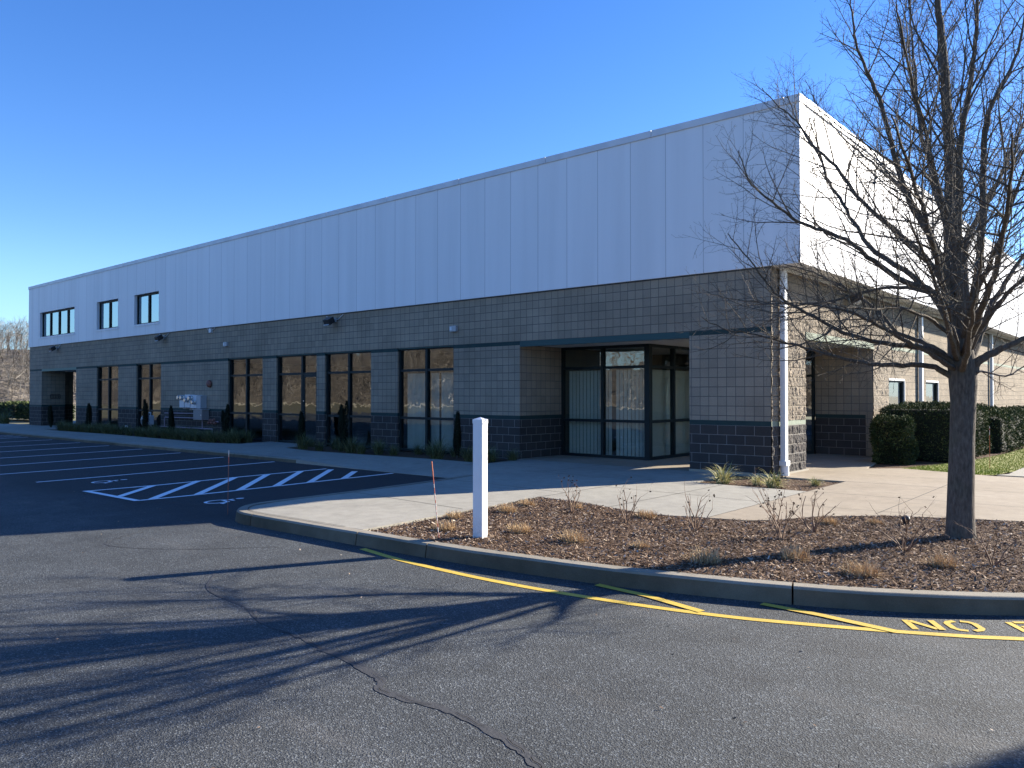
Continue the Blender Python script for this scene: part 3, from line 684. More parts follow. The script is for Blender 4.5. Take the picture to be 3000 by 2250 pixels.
# window builder for the street front
def storefront(a, c, y, kind, divs=2, z0=K, z1=Z4, m=M_frame, vertical='x', glass=M_glass, rails=(.975,2.38)):
    """frame in the plane y (or x for vertical='y') between a and c; returns the frame object"""
    fr = MB(); fw, dp = .06, .11
    def bx(u0, u1, za, zb, d0=0, d1=dp, mb=fr):
        if vertical == 'x': mb.box(u0, u1, y+d0, y+d1, za, zb)
        else: mb.box(y-d1, y-d0, u0, u1, za, zb)
    bx(a, a+fw, z0, z1); bx(c-fw, c, z0, z1); bx(a+fw, c-fw, z0, z0+.07); bx(a+fw, c-fw, z1-.07, z1)
    cuts = [a+fw]
    for k in range(1, divs):
        xm = a+(c-a)*(k/divs if kind != 'door' else .61); bx(xm-.045, xm+.045, z0+.07, z1-.07, -.004, dp); cuts.append(xm)
    cuts.append(c-fw)
    for i in range(divs):
        u0 = cuts[i]+(.045 if i else 0); u1 = cuts[i+1]-(.045 if i < divs-1 else 0)
        for rz_ in rails:
            if kind == 'door' and i == 1 and rz_ < 2: continue
            bx(u0, u1, K+rz_-.035, K+rz_+.035, .004, dp-.004)
    return fr, bx, cuts
for a, c, t in OP:
    if t == 'a': continue
    y = Y0+.07
    fr, bx, cuts = storefront(a, c, y, 'door' if t == 'd' else 'w')
    wo = bp(fr, 'window', M_frame); wo['label'] = 'full-height dark framed window beside the glass door' if t == 'd' else 'full-height dark framed four-light window'
    pn = MB()
    if t == 'd': pn.box(a+.05, cuts[1]-.04, y+.055, y+.063, K+.06, Z4-.06); pn.box(cuts[1]+.04, c-.05, y+.055, y+.063, K+2.41, Z4-.06)
    else: pn.box(a+.05, c-.05, y+.055, y+.063, K+.06, Z4-.06)
    pn.build('pane', M_glass, wo)
    MB().box(a, c, y-.05, y-.001, Z4-.035, Z4-.002).build('head_trim', M_frame2, wo)
    if t == 'd':
        d0, d1 = cuts[1]+.045, c-fw if False else c-.06; dr = MB(); zt = K+2.345
        dr.box(d0+.004, d0+.085, y+.012, y+.06, K+.012, zt-.004); dr.box(d1-.085, d1-.004, y+.012, y+.06, K+.012, zt-.004); dr.box(d0+.085, d1-.085, y+.012, y+.06, K+.012, K+.14); dr.box(d0+.085, d1-.085, y+.012, y+.06, zt-.09, zt-.004)
        do = bp(dr, 'door', M_frame); MB().box(d0+.08, d1-.08, y+.03, y+.038, K+.13, zt-.08).build('pane', M_glass, do)
        MB().tube([(d0+.045,y+.01,K+.82),(d0+.045,y-.05,K+.82),(d0+.045,y-.05,K+1.06),(d0+.045,y+.01,K+1.06)], .013, 8).build('handle', M_steel, do)
        MB().box(d0, d1, y-.06, y+.01, K+.001, K+.012).build('threshold', M_steel, do)
        MB().lathe([(.02,0),(.02,.01)], (d0+.045,y+.004,K+1.45), 12, 'Y').build('lock', M_steel, do)
    if t == 'b':
        bl = MB()
        for k in range(22):
            xx = a+.12+k*.104+R.uniform(-.008,.008)
            if 8 <= k <= 9 or k == 13: continue
            an = R.uniform(.5,.9); w2 = .042
            bl.quad((xx-w2*math.cos(an),y+.28-w2*math.sin(an),K+.03), (xx+w2*math.cos(an),y+.28+w2*math.sin(an),K+.03), (xx+w2*math.cos(an),y+.28+w2*math.sin(an),K+2.3), (xx-w2*math.cos(an),y+.28-w2*math.sin(an),K+2.3))
        bl.build('blind', M_blind, wo)
# ---- right alcove: reveal, storefront with corner, back wall, ceiling
def vwall(x0, x1, y0, y1, ztop=Z3):
    bp(MB().box(x0, x1, y0, y1, K-.02, Z1), 'plinth', M_base); bp(MB().box(x0, x1, y0, y1, Z1, Z2), 'band', M_band); bp(MB().box(x0, x1, y0, y1, Z2, ztop), 'block_wall', M_block)
vwall(-13.29, -13.09, Y0+TH, 17.30)
vwall(-7.95, X1-TH-.002, 22.35, 22.55, Z3)
bp(MB().box(-13.09, -8.24, Y0+.002, Y0+.12, Z3-.045, Z4), 'lintel', M_frame2)
sof = MB().box(-13.09, -8.24, Y0+.12, 22.45, Z3+.01, Z3+.05); sof.box(-8.24, -6.51, 17.39, 22.35, Z3+.01, Z3+.05); bp(sof, 'soffit', M_ceil)
for dxx, dyy in ((-11.6,16.4), (-9.2,16.4), (-9.2,19.5)): bp(MB().lathe([(.09,-.004),(.09,.004)], (dxx,dyy,Z3+.006), 20), 'downlight', M_grey)
SFY = 17.30; XC = -10.37
fr, bx, cuts = storefront(-13.09, XC-.02, SFY, 'w', 2, K, Z3+.01)
wo = bp(fr, 'window', M_frame); wo['label'] = 'corner storefront window with vertical blinds inside the entrance recess'
MB().box(-13.03, XC-.08, SFY+.055, SFY+.063, K+.06, Z3-.05).build('pane', M_glass, wo)
def blinds(u0, u1, c, vert, pit=.118, ang=(.45,.75), skip=()):
    bl = MB(); k = 0; u = u0
    while u < u1:
        if k not in skip:
            an = R.uniform(*ang); w2 = .043; z0, z1 = K+.03, K+2.32
            if vert == 'x': P = [(u-w2*math.cos(an), c-w2*math.sin(an)), (u+w2*math.cos(an), c+w2*math.sin(an))]
            else: P = [(c-w2*math.sin(an), u-w2*math.cos(an)), (c+w2*math.sin(an), u+w2*math.cos(an))]
            bl.quad((*P[0],z0), (*P[1],z0), (*P[1],z1), (*P[0],z1))
        u += pit; k += 1
    return bl
blinds(-12.95, -10.5, SFY+.26, 'x', skip=(12,)).build('blind', M_blind, wo)
fr, bx, cuts = storefront(SFY+.1, 22.2, XC+.06, 'w', 4, K, Z3+.01, vertical='y')
wo = bp(fr, 'window', M_frame); wo['label'] = 'storefront side return with closed vertical blinds in the entrance recess'
MB().box(XC+.06-.063, XC+.06-.055, SFY+.15, 22.14, K+.06, Z3-.05).build('pane', M_glass, wo)
blinds(SFY+.3, 22.1, XC-.24, 'y', ang=(.35,.6)).build('blind', M_blind, wo)
bp(MB().box(XC-.08, XC+.068, SFY-.01, SFY+.1, K, Z3+.01), 'mullion', M_frame)
# entrance doors at the back of the recess
fr, bx, cuts = storefront(XC+.07, -7.95, 22.22, 'w', 3, K, Z3+.01, rails=(2.2,))
wo = bp(fr, 'window', M_frame); wo['label'] = 'entrance screen at the back of the corner recess'
MB().box(XC+.1, -8.0, 22.275, 22.283, K+.06, Z3-.05).build('pane', M_glass, wo)
bp(MB().box(-13.09, XC-.2, 26, 26.1, K, Z4), 'partition', M_dark); bp(MB().box(-13.14, XC, 17.42, 26, K-.02, K+.003), 'room_floor', M_carpet); bp(MB().box(-13.14, XC-.06, 17.42, 26, Z4, Z4+.05), 'ceiling', M_ceil)
# ---- left alcove
bp(MB().box(-46.81, -42.11, Y0+.002, Y0+.12, Z3-.03, Z4), 'lintel', M_bandlit)
bp(MB().box(-48.3, -42.1, Y0+.12, 21.0, Z3+.01, Z3+.05), 'soffit', M_ceil)
vwall(-42.11, -41.96, Y0+TH, 17.3); vwall(-48.3, -42.1, 21.0, 21.2)
fr, bx, cuts = storefront(-44.8, -42.11, 17.30, 'w', 2, K, Z3+.01); wo = bp(fr, 'window', M_frame); wo['label'] = 'dark window at the back of the far recess'
MB().box(-44.75, -42.16, 17.355, 17.363, K+.06, Z3-.05).build('pane', M_glass, wo)
vt = MB().box(-46.806, -46.79, 15.95, 16.45, 1.46+K, 1.48+K); vt.box(-46.806, -46.79, 15.95, 16.45, 1.66+K, 1.68+K)
for k in range(7): vt.box(-46.806, -46.79, 15.95+k*.08, 15.97+k*.08, 1.48+K, 1.66+K)
bp(vt, 'vent_grille', M_black)
# downspouts on the side
def downspout(x, y, w2, z1, boot=True):
    g = MB().box(x, x+.11, y-w2, y+w2, K+.28 if boot else K, z1); o = bp(g, 'downspout', M_white, bevel=.008)
    if boot:
        MB().box(x-.015, x+.14, y-w2-.03, y+w2+.03, K+.20, K+.30).build('adapter', M_white, o, bevel=.006); MB().lathe([(.085,-.12),(.085,.21)], (x+.065,y,K), 18).build('boot', M_white, o)
    return o
downspout(X1+.04, 15.93, .075, ZB-.02); downspout(X1+.03, 27.0, .08, ZB-.03, False); downspout(X1+.03, 38.7, .08, ZB-.03, False)
# ------------------------------------------------------------------ things fixed to the front wall
def wall_thing(name, x, z, label, cat, group=None, y=None):
    o = empty(name, (x, (Y0 if y is None else y), z+K)); return tag(o, label, cat, group)
def flood(x, z, label, side=False):
    r = wall_thing('wall_floodlight', x, z, label, 'light', 'dark floodlights under the white panels')
    MB().box(-.07,.07,-.06,-.001,-.07,.07).build('mount', M_grey, r)
    MB().obox((.0,-.26,-.05), (.15,0,0), (0,.10,.06), (0,-.035,.09)).build('lamp_head', M_black, r, bevel=.01)
    MB().obox((.0,-.30,-.145), (.12,0,0), (0,.08,.045), (0,-.003,.006)).build('lens', M_ltgrey, r)
    MB().box(-.02,.02,-.2,-.06,-.02,.02).build('arm', M_black, r)
    for s in (-1, 1): MB().tube([(s*.06,-.03,.0),(s*.2,-.03,.02),(s*.33,-.03,.1),(s*.45,-.03,.15)], .013, 6).build('conduit', M_ltgrey, r)
    return r
flood(-44.55, 4.10, 'dark floodlight above the far recess, below the four-light upper window')
flood(-32.68, 4.10, 'dark floodlight below the right edge of the third upper window')
flood(-20.90, 4.08, 'dark floodlight above the glass door bay, nearest the corner')
r = wall_thing('junction_box', -28.80, 4.17, 'empty grey junction box with two conduits under the white panels', 'electrical box')
MB().box(-.08,.08,-.08,-.001,-.09,.07).build('box', M_ltgrey, r)
for s in (-1, 1): MB().tube([(s*.07,-.03,.0),(s*.2,-.03,.02),(s*.30,-.03,.1)], .013, 6).build('conduit', M_ltgrey, r)
for x, z, lb in ((-27.65,3.58,'small grey wall sensor box above the third tall window'), (-15.46,3.50,'small grey wall sensor box above the right edge of the blinds window')):
    r = wall_thing('sensor_box', x, z, lb, 'sensor', 'grey sensor boxes on the wall'); MB().box(-.12,.12,-.09,-.001,-.08,.08).build('housing', M_grey, r, bevel=.006); MB().box(-.10,-.02,-.10,-.09,-.045,.045).build('lens', M_ltgrey, r)
r = wall_thing('alarm_bell', -28.87, 2.09, 'round red alarm bell on the block wall above the meters', 'bell'); MB().lathe([(.14,.02),(.145,.05),(.13,.10),(.08,.14),(.02,.155)], (0,0,0), 20, 'Y').build('gong', M_rust, r, smooth=True); MB().lathe([(.09,0),(.09,.02)], (0,0,0), 16, 'Y').build('back_plate', M_black, r)
r = wall_thing('side_floodlight', X1, 4.08, 'black floodlight on the sunny side wall under the soffit', 'light', y=20.15)
MB().box(0,.07,-.07,.07,-.07,.07).build('mount', M_black, r); MB().obox((.26,0,-.04), (0,.17,0), (.11,0,.05), (-.03,0,.10)).build('lamp_head', M_black, r, bevel=.01); MB().obox((.31,0,-.15), (0,.14,0), (.09,0,.04), (-.003,0,.006)).build('lens', M_ltgrey, r)
# electric meter bank
r = wall_thing('meter_bank', -30.0, 1.15, 'bank of grey electric meter cabinets with round glass meters on the wall', 'electric meters')
for i, (x0, x1, z0, z1) in enumerate(((-.93,-.55,.0,.5), (-.50,-.06,0,.52), (-.02,.52,-.02,.5))):
    MB().box(x0,x1,-.22,-.001,z0,z1).build('cabinet', M_ltgrey, r, bevel=.008)
MB().box(.52,.86,-.26,-.001,-.03,.48).build('cabinet', M_grey, r, bevel=.008)
for x, z in ((-.80,.40), (-.56,.40), (-.22,.30), (.10,.38), (.36,.22)):
    MB().lathe([(.10,.22),(.10,.27),(.085,.28),(.085,.36),(.07,.38)], (x,0,z), 20, 'Y').build('meter', M_steel, r)
MB().box(-.85,.5,-.10,-.001,-.06,-.03).box(-.3,-.1,-.12,-.001,-.10,-.06).build('conduit_trough', M_beige, r)
r = wall_thing('utility_cabinet', -29.3, .67, 'square brownish utility cabinet below the electric meters', 'cabinet'); MB().box(-.36,.34,-.28,-.001,0,.40).build('body', M_beige, r, bevel=.01); MB().box(-.34,.32,-.295,-.281,.02,.38).build('door', M_beige, r); MB().box(-.40,.38,-.31,-.001,.401,.425).build('rain_cap', M_grey, r); MB().box(.25,.30,-.31,-.296,.17,.22).build('handle', M_steel, r)
# gas meter and its pipes
r = wall_thing('gas_meter', -33.55, 0, 'blue grey gas meter with round regulator beside the second tall window', 'gas meter')
MB().lathe([(.05,.10),(.20,.13),(.26,.18),(.26,.26),(.20,.31),(.05,.34)], (-.45,0,.55), 24, 'Y').build('regulator', M_grey, r, smooth=True)
MB().box(-.17,.17,-.36,-.10,.38,.78).build('body', M_ltgrey, r, bevel=.03); MB().lathe([(.07,.36),(.07,.40)], (0,0,.66), 16, 'Y').build('dial', M_white, r); MB().lathe([(.05,.36),(.05,.39)], (.05,0,.46), 16, 'Y').build('dial', M_white, r)
MB().tube([(-.1,-.22,.78),(-.1,-.22,.9),(.1,-.22,.9),(.1,-.22,.78)], .03, 8).build('pipe', M_grey, r); MB().tube([(-.45,-.22,.30),(-.45,-.22,-.03)], .04, 8).tube([(.1,-.22,.38),(.1,-.22,.12),(.35,-.22,.05)], .035, 8).build('pipe', M_grey, r)
r = wall_thing('pipe_run', -32.4, 0, 'painted horizontal gas pipes along the dark base below the meters', 'pipes')
MB().tube([(.0,-.12,.90),(2.9,-.12,.92)], .022, 8).build('pipe', M_pipe, r); MB().tube([(.08,-.16,.33),(.08,-.16,.70),(.12,-.16,.73),(2.85,-.16,.74)], .022, 8).build('pipe', M_pipe, r)
MB().tube([(-.3,-.16,.34),(4.0,-.16,.34),(4.0,-.16,.1)], .028, 8).build('pipe', M_pipe, r); MB().tube([(3.17,-.13,.35),(3.17,-.13,.66)], .024, 8).build('pipe', M_pipe, r)
for xx in (.4, 1.4, 2.4, 3.4): MB().box(xx-.02,xx+.02,-.19,-.001,.30,.32).build('bracket', M_grey, r)
r = wall_thing('pipe_valve_cluster', -28.5, .62, 'red brown valve cluster right of the utility cabinet', 'valves')
for k in range(5): MB().lathe([(.02,0),(.06,.03),(.06,.09),(.03,.13)], (-.22+k*.11, -.06, (.06 if k % 2 else -.04)), 12, 'Y').build('valve', M_rust, r)
MB().tube([(-.3,-.05,0),(.35,-.05,.0)], .03, 8).build('pipe', M_pipe, r)
for x, z, lb in ((-36.25,.12,'small pale outlet box low on the dark base between the two far tall windows'), (-40.2,.18,'small pale outlet box low on the dark base left of the first tall window')):
    r = wall_thing('outlet_box', x, z, lb, 'outlet', 'pale outlet boxes low on the wall'); MB().box(-.09,.09,-.08,-.001,-.02,.15).build('cover', M_white, r, bevel=.01); MB().box(-.03,.03,-.09,-.081,.02,.09).build('socket', M_grey, r)

# ------------------------------------------------------------------ white post, stakes
r = empty('white_post', (-6.29,6.74,K-.02), rad(12)); tag(r, 'square white vinyl post standing in the mulch bed by the kerb', 'post')
a = .0635; pb = MB(); NS = 24; pb.box(-a,a,-a,a,-.1,1.375); pb.build('post_sleeve', M_vinyl, r, bevel=.004)
c = MB(); n = 0; q_ = a+.003; c.v = [(-q_,-q_,1.345),(q_,-q_,1.345),(q_,q_,1.345),(-q_,q_,1.345),(-q_,-q_,1.392),(q_,-q_,1.392),(q_,q_,1.392),(-q_,q_,1.392),(0,0,1.418)]
for f in ((0,1,5,4),(1,2,6,5),(2,3,7,6),(3,0,4,7),(4,5,8),(5,6,8),(6,7,8),(7,4,8),(3,2,1,0)): c.face(f)
c.build('cap', M_vinyl, r)
def stake(x, y, z, h, lean, m, label):
    r = empty('snow_stake', (x, y, z)); tag(r, label, 'stake', 'thin snow stakes')
    top = (lean[0]*h, lean[1]*h, h); q = .8
    MB().tube([(0,0,-.05), (top[0]*q,top[1]*q,top[2]*q)], .0055, 6).build('rod', m, r); MB().tube([(top[0]*q,top[1]*q,top[2]*q), top], .0065, 6).build('tip', M_pink if m is not M_pink else M_orange, r)
stake(-11.0,6.2,.02,.95,(.01,.01,0),M_rust,'thin brown stake at the rounded nose of the kerb')
stake(-6.575,6.35,K,.89,(-.075,-.065,0),M_pink,'leaning red and white stake in the mulch left of the white post')
stake(-3.36,20.30,K,.95,(0,0,0),M_orange,'thin orange stake in the grass before the hedge')

# ------------------------------------------------------------------ plants
def blade(mb, base, az, L, lean, wd, r_, t, segs=4, droop=1.0):
    p = Vector(base); d = Vector((math.cos(az)*math.sin(lean), math.sin(az)*math.sin(lean), math.cos(lean))); s_ = Vector((-math.sin(az), math.cos(az), 0))
    n0 = len(mb.v); mb.t = t
    for i in range(segs+1):
        k = i/segs; ww = wd*(1-k)**.6*.5+.0006
        q1 = p-s_*ww; q2 = p+s_*ww; mb.v += [(q1.x,q1.y,q1.z),(q2.x,q2.y,q2.z)]
        p = p+d*(L/segs); d = (d+Vector((math.cos(az),math.sin(az),0))*.16*droop+Vector((0,0,-.22*droop))).normalized()
    for i in range(segs): mb.face((n0+2*i, n0+2*i+1, n0+2*i+3, n0+2*i+2))
def clump_mesh(seed, n, L, wd, spread, m, name, lean=(.15,1.0), droop=1.0):
    r_ = random.Random(seed); g = MB()
    for _ in range(n):
        az = r_.uniform(0, 6.28); rr = spread*math.sqrt(r_.random()); a2 = r_.uniform(0, 6.28)
        blade(g, (rr*math.cos(a2), rr*math.sin(a2), -.01), az, L*r_.uniform(.6,1.15), r_.uniform(*lean), wd*r_.uniform(.7,1.2), r_, r_.random(), 4, droop)
    me = g.build(name, m); mesh = me.data; bpy.data.objects.remove(me); return mesh
def put(mesh, name, x, y, z, s, rz, label, cat, group):
    o = bpy.data.objects.new(name, mesh); col.objects.link(o); o.location = (x, y, z); o.scale = (s, s, s*R.uniform(.9,1.1)); o.rotation_euler = (0, 0, rz)
    return tag(o, label, cat, group)
lir = [clump_mesh(10+i, 190, .50, .014, .12, M_lirio, 'liriope', (.05,.85), .85) for i in range(3)]
cl_near = [(-17.41,14.44,.9), (-16.85,14.5,.8), (-16.54,15.15,.8), (-16.1,15.2,.8), (-14.95,14.35,1.25), (-15.1,15.2,.9), (-13.75,14.35,1.1), (-13.25,14.55,1.1), (-14.2,15.1,.8), (-20.9,14.3,1.15), (-21.6,15.1,.8), (-20.0,14.9,1.0), (-19.2,14.5,.9), (-18.5,14.3,1.15), (-18.0,14.9,.9), (-17.9,14.2,.8), (-19.9,14.2,.8), (-12.98,15.1,.8)]
for i, (x, y, s) in enumerate(cl_near):
    lb = 'green strap-leaved clump in the bed between the glass door and the entrance recess'
    put(lir[i % 3], 'grass_clump', x, y, K-.03, s, R.uniform(0,6), lb, 'grass clump', 'strap-leaved clumps in the near wall bed')
r2 = random.Random(5)
for i in range(40):
    x = -40.6+i*.40+r2.uniform(-.1,.1)
    if abs(x+33.55) < .2: continue
    for yy in ((14.25+r2.uniform(-.1,.15)), (14.85+r2.uniform(-.1,.2))):
        if x < -40 and yy > 14.5: continue
        put(lir[(i+1) % 3], 'grass_clump', x, yy, K-.03, r2.uniform(.85,1.15) if x < -25.6 else 1.1, r2.uniform(0,6), 'green strap-leaved clump in the long bed left of the glass door', 'grass clump', 'strap-leaved clumps in the far wall bed')
yl_ = [clump_mesh(30+i, 150, .42, .016, .10, M_yellowgrass, 'yellow_clump', (.05,1.05), 1.3) for i in range(2)]
put(yl_[0], 'yellow_clump', -6.72, 13.95, K-.03, 1.15, 0, 'tall yellow-green strap-leaved clump at the foot of the corner pier', 'grass clump', 'yellowed clumps by the pier')
put(yl_[1], 'yellow_clump', -5.72, 13.95, K-.03, 1.0, 1, 'spreading yellow-green clump in front of the white downspout', 'grass clump', 'yellowed clumps by the pier')
put(yl_[1], 'yellow_clump', -5.25, 14.75, K-.03, .6, 2, 'small yellow-green clump at the right corner of the pier bed', 'grass clump', 'yellowed clumps by the pier')
put(yl_[0], 'yellow_clump', -6.1, 14.1, K-.03, .7, 2, 'small limp yellowed clump left of the downspout boot', 'grass clump', 'yellowed clumps by the pier')
tf = [clump_mesh(50+i, 460, .115, .0045, .115, M_tan, 'dry_tuft', (.0,1.4), .3) for i in range(3)]
tufts = [(-6.78,9.32,.8,'dry tan tuft at the back tip of the mulch bed, against the leafy rose'), (-6.15,7.30,1.15,'dry tan tuft just right of the white post'), (-6.95,6.82,1.1,'dry tan tuft at the foot of the leaning stake'), (-7.52,7.55,1.0,'dry tan tuft at the left edge of the bed behind the leaning stake'), (-7.35,8.43,1.1,'dry tan tuft left of two by the concrete edge, behind the post'),
 (-7.55,9.12,1.0,'farthest left dry tan tuft near the bed corner'), (-5.32,7.24,1.2,'dry tan tuft midway between the white post and the trunk shadow tip'), (-5.59,9.29,1.1,'wide dry reddish tuft at the back of the bed beside the thin rose'), (-4.53,7.42,.75,'small low dry tuft left of the tree shadow'), (-3.67,7.22,1.3,'large grey-tan tuft crossing the lower edge of the trunk shadow'),
 (-3.53,10.35,.95,'dark russet tuft at the concrete edge behind the rose bushes'), (-3.07,10.75,.7,'small russet tuft at the concrete edge left of the tree'), (-3.05,7.96,1.2,'upright tan tuft inside the trunk shadow'), (-2.31,7.64,1.3,'bright tan tuft nearest the kerb right of the trunk shadow'), (-1.82,8.54,1.1,'dry tan tuft in the mulch in front of the tree trunk'), (-2.25,11.15,.7,'small dry tuft against the concrete just left of the trunk'), (-.75,8.9,1.0,'dry tan tuft at the right edge of the view')]
for i, (x, y, s, lb) in enumerate(tufts): put(tf[i % 3], 'dry_tuft', x, y, K, s, R.uniform(0,6), lb, 'dry grass tuft', 'dry grass tufts in the mulch bed')
def rose(x, y, h, n, seed, label, leaves=0, spread=.5):
    r_ = random.Random(seed); root = empty('rose_bush', (x, y, K-.01)); tag(root, label, 'bare shrub', 'bare rose bushes in the mulch')
    g = MB(); lf = MB(); tips = []
    def stem(p, d, L, r0, lev):
        pts = [p]; rs = [r0]; q = Vector(p); dd = Vector(d); ns = max(3, int(L/.07))
        for i in range(ns):
            dd = (dd+Vector((r_.gauss(0,.16), r_.gauss(0,.16), r_.gauss(.05,.08)))).normalized(); q = q+dd*(L/ns); pts.append(q.copy()); rs.append(r0*(1-.6*(i+1)/ns))
            if lev < 2 and i > 0 and r_.random() < .55:
                ax = Vector((r_.gauss(0,1), r_.gauss(0,1), r_.gauss(.3,.5))).normalized(); stem(q.copy(), (dd+ax*.9).normalized(), L*r_.uniform(.25,.5), rs[-1]*.7, lev+1)
        g.tube(pts, rs, 4); tips.append(q)
    for k in range(n):
        az = 6.28*k/n+r_.uniform(-.5,.5); sp = r_.uniform(.15,spread); stem(Vector((0.02*math.cos(az),.02*math.sin(az),0)), Vector((math.cos(az)*sp, math.sin(az)*sp, 1)).normalized(), h*r_.uniform(.65,1.05), .0085, 0)
    g.build('stems', M_rose, root)
    for _ in range(leaves):
        t = r_.choice(tips)+Vector((r_.gauss(0,.02),r_.gauss(0,.02),r_.gauss(0,.03))); a_ = Vector((r_.gauss(0,1),r_.gauss(0,1),r_.gauss(0,1))).normalized()*.018; b_ = a_.orthogonal().normalized()*.012; lf.quad(t-a_,t-b_,t+a_,t+b_)
    if leaves: lf.build('dead_leaves', M_dead, root)
rose(-5.56,8.75,.42,5,1,'thin bare rose bush left of the leafier one, near the light concrete', 14, .6); rose(-4.62,8.85,.48,6,2,'bare rose bush in front of the slab border, middle of the bed', 6, .8)
rose(-3.57,8.91,.62,7,3,'largest rose bush with withered leaves in the middle of the mulch bed', 60, .8); rose(-3.45,9.63,.52,6,4,'twiggy rose bush right behind the largest rose bush', 12, .9)
rose(-2.30,9.08,.50,7,5,'bare rose bush standing in the tree trunk shadow', 6, .9); rose(-6.63,9.0,.40,5,6,'low rose bush at the back left of the bed behind the post', 20, .5); rose(-1.45,8.9,.4,5,8,'small bare shrub in the mulch right of the trunk shadow', 0, .9)
r = empty('path_light', (-2.75,10.95,K)); tag(r, 'small black ground light at the concrete edge of the mulch bed', 'light'); MB().lathe([(.03,0),(.045,.05),(.055,.07),(.04,.1),(.01,.115)], (0,0,0), 14).build('lamp_housing', M_black, r); MB().tube([(0,0,-.08),(0,0,.01)], .012, 6).build('spike', M_black, r)
# foliage masses
def leafmass(name, shape, n, size, m, parent, seed, zmin=K-.02, up=.2):
    """shape() -> (point, outward normal); many leaf-sized faces spread through the outer shell"""
    r_ = random.Random(seed); g = MB()
    for _ in range(n):
        p, nr = shape(r_); 
        if p.z < zmin: p.z = zmin+.02*r_.random()
        a_ = (nr*.6+Vector((r_.gauss(0,.6),r_.gauss(0,.6),r_.gauss(up,.6)))).normalized(); s_ = size*r_.uniform(.6,1.4); b_ = a_.cross(Vector((r_.gauss(0,1),r_.gauss(0,1),r_.gauss(0,1)))).normalized()*s_*.22
        g.t = max(0, min(1, r_.gauss(.45,.25)+.5*noise.noise(p*2.2))); q = p+a_*s_
        n0 = len(g.v); g.v += [tuple(p-b_), tuple(p+b_), tuple(q+b_*.5), tuple(q-b_*.5)]; g.face((n0,n0+1,n0+2,n0+3))
    return g.build(name, m, parent)
def hedge_box(name, x0, x1, y0, y1, z1, n, label, seed, group=None, clumpy=.08, size=.045, rnd=.22):
    c = Vector(((x0+x1)/2, (y0+y1)/2, 0)); root = empty(name, (c.x, c.y, K-.02)); tag(root, label, 'hedge', group)
    hx, hy, hz = (x1-x0)/2, (y1-y0)/2, z1
    A = [2*hy*hz, 2*hy*hz, 2*hx*hz, 2*hx*hz, 4*hx*hy]
    def shape(r_):
        f = r_.choices(range(5), A)[0]; u, v = r_.uniform(-1,1), r_.random()
        if f == 0: p = Vector((-hx, u*hy, v*hz))
        elif f == 1: p = Vector((hx, u*hy, v*hz))
        elif f == 2: p = Vector((u*hx, -hy, v*hz))
        elif f == 3: p = Vector((u*hx, hy, v*hz))
        else: p = Vector((u*hx, r_.uniform(-1,1)*hy, hz))
        nr = [Vector((-1,0,0)),Vector((1,0,0)),Vector((0,-1,0)),Vector((0,1,0)),Vector((0,0,1))][f]
        # round the edges and corners
        q = Vector((max(-hx+rnd, min(hx-rnd, p.x)), max(-hy+rnd, min(hy-rnd, p.y)), min(hz-rnd, p.z)))
        d = p-q
        if d.length > 1e-6: nr = d.normalized(); p = q+nr*rnd
        w_ = p+c; bulge = clumpy*(noise.noise(Vector((w_.x*2.2, w_.y*2.2+w_.z*1.5, w_.z*2.0)))*1.3+.6*noise.noise(w_*6))
        p = p+nr*(bulge-.07*abs(r_.gauss(0,1)))
        return p, nr
    leafmass('foliage', shape, n, size, M_hedge, root, seed, -.02)
    k = .12; MB().box(-hx+k, hx-k, -hy+k, hy-k, 0, hz-k).build('branches', M_core, root, bevel=.1)
    return root
hedge_box('hedge_bush', -5.95,-5.05,20.35,21.2,1.13,9000,'rounded yew bush standing alone in front of the tall hedge beside the recess',1,size=.05,rnd=.25)
hedge_box('tall_hedge', -6.15,-4.25,21.75,26.2,1.42,26000,'tall clipped dark hedge between the lone bush and the tree trunk',2,size=.045)
hedge_box('low_hedge', -5.9,-3.95,26.25,34.0,1.12,24000,'lower clipped hedge right of the tree trunk beside the lawn',3,clumpy=.16,size=.055)
hedge_box('far_hedge', -5.9,-3.7,34.1,48.0,1.10,14000,'far end of the hedge row at the right edge of the view',4,clumpy=.16,size=.08)
hedge_box('shadow_caster_evergreen', 2.6,3.6,10.9,11.9,3.6,7000,'added evergreen out of view right of the mulch bed, placed to cast a shadow',15,size=.06,rnd=.45)  # unseen evergreen, added only to throw the shadow in the lower right corner
# columnar evergreens
def columnar(x, y, h, rmax, seed, label, tops=2):
    root = empty('columnar_shrub', (x, y, K-.03)); tag(root, label, 'shrub', 'narrow upright evergreens along the wall'); r_ = random.Random(seed); g = MB()
    leads = [(r_.uniform(-.5,.5)*rmax, r_.uniform(-.5,.5)*rmax, h*(1 if k == 0 else r_.uniform(.78,.95))) for k in range(tops+1)]
    for _ in range(2600):
        lx, ly, lh = r_.choice(leads); v = r_.random()**.8; prof = (min(1, (v+.12)*2.4))*(1-v)**.42*.72+.03
        az = r_.uniform(0,6.28); rr = rmax*prof*math.sqrt(r_.uniform(.3,1))*(.85+.3*noise.noise(Vector((az*1.2, v*7, seed))))
        p = Vector((lx*v+rr*math.cos(az), ly*v+rr*math.sin(az), .06+v*(lh-.1))); s_ = .07*r_.uniform(.6,1.4); d = Vector((math.cos(az)*.25,math.sin(az)*.25,1)).normalized()*s_; b_ = Vector((-math.sin(az),math.cos(az),0))*.011; g.t = r_.random(); n0 = len(g.v)
        g.v += [tuple(p-b_),tuple(p+b_),tuple(p+d)]; g.face((n0,n0+1,n0+2))
    g.build('foliage', M_cyp, root); MB().tube([(0,0,-.05),(0,0,.5),(leads[0][0]*.7,leads[0][1]*.7,h*.8)], [.03,.025,.01], 6).build('stem', M_bark, root)
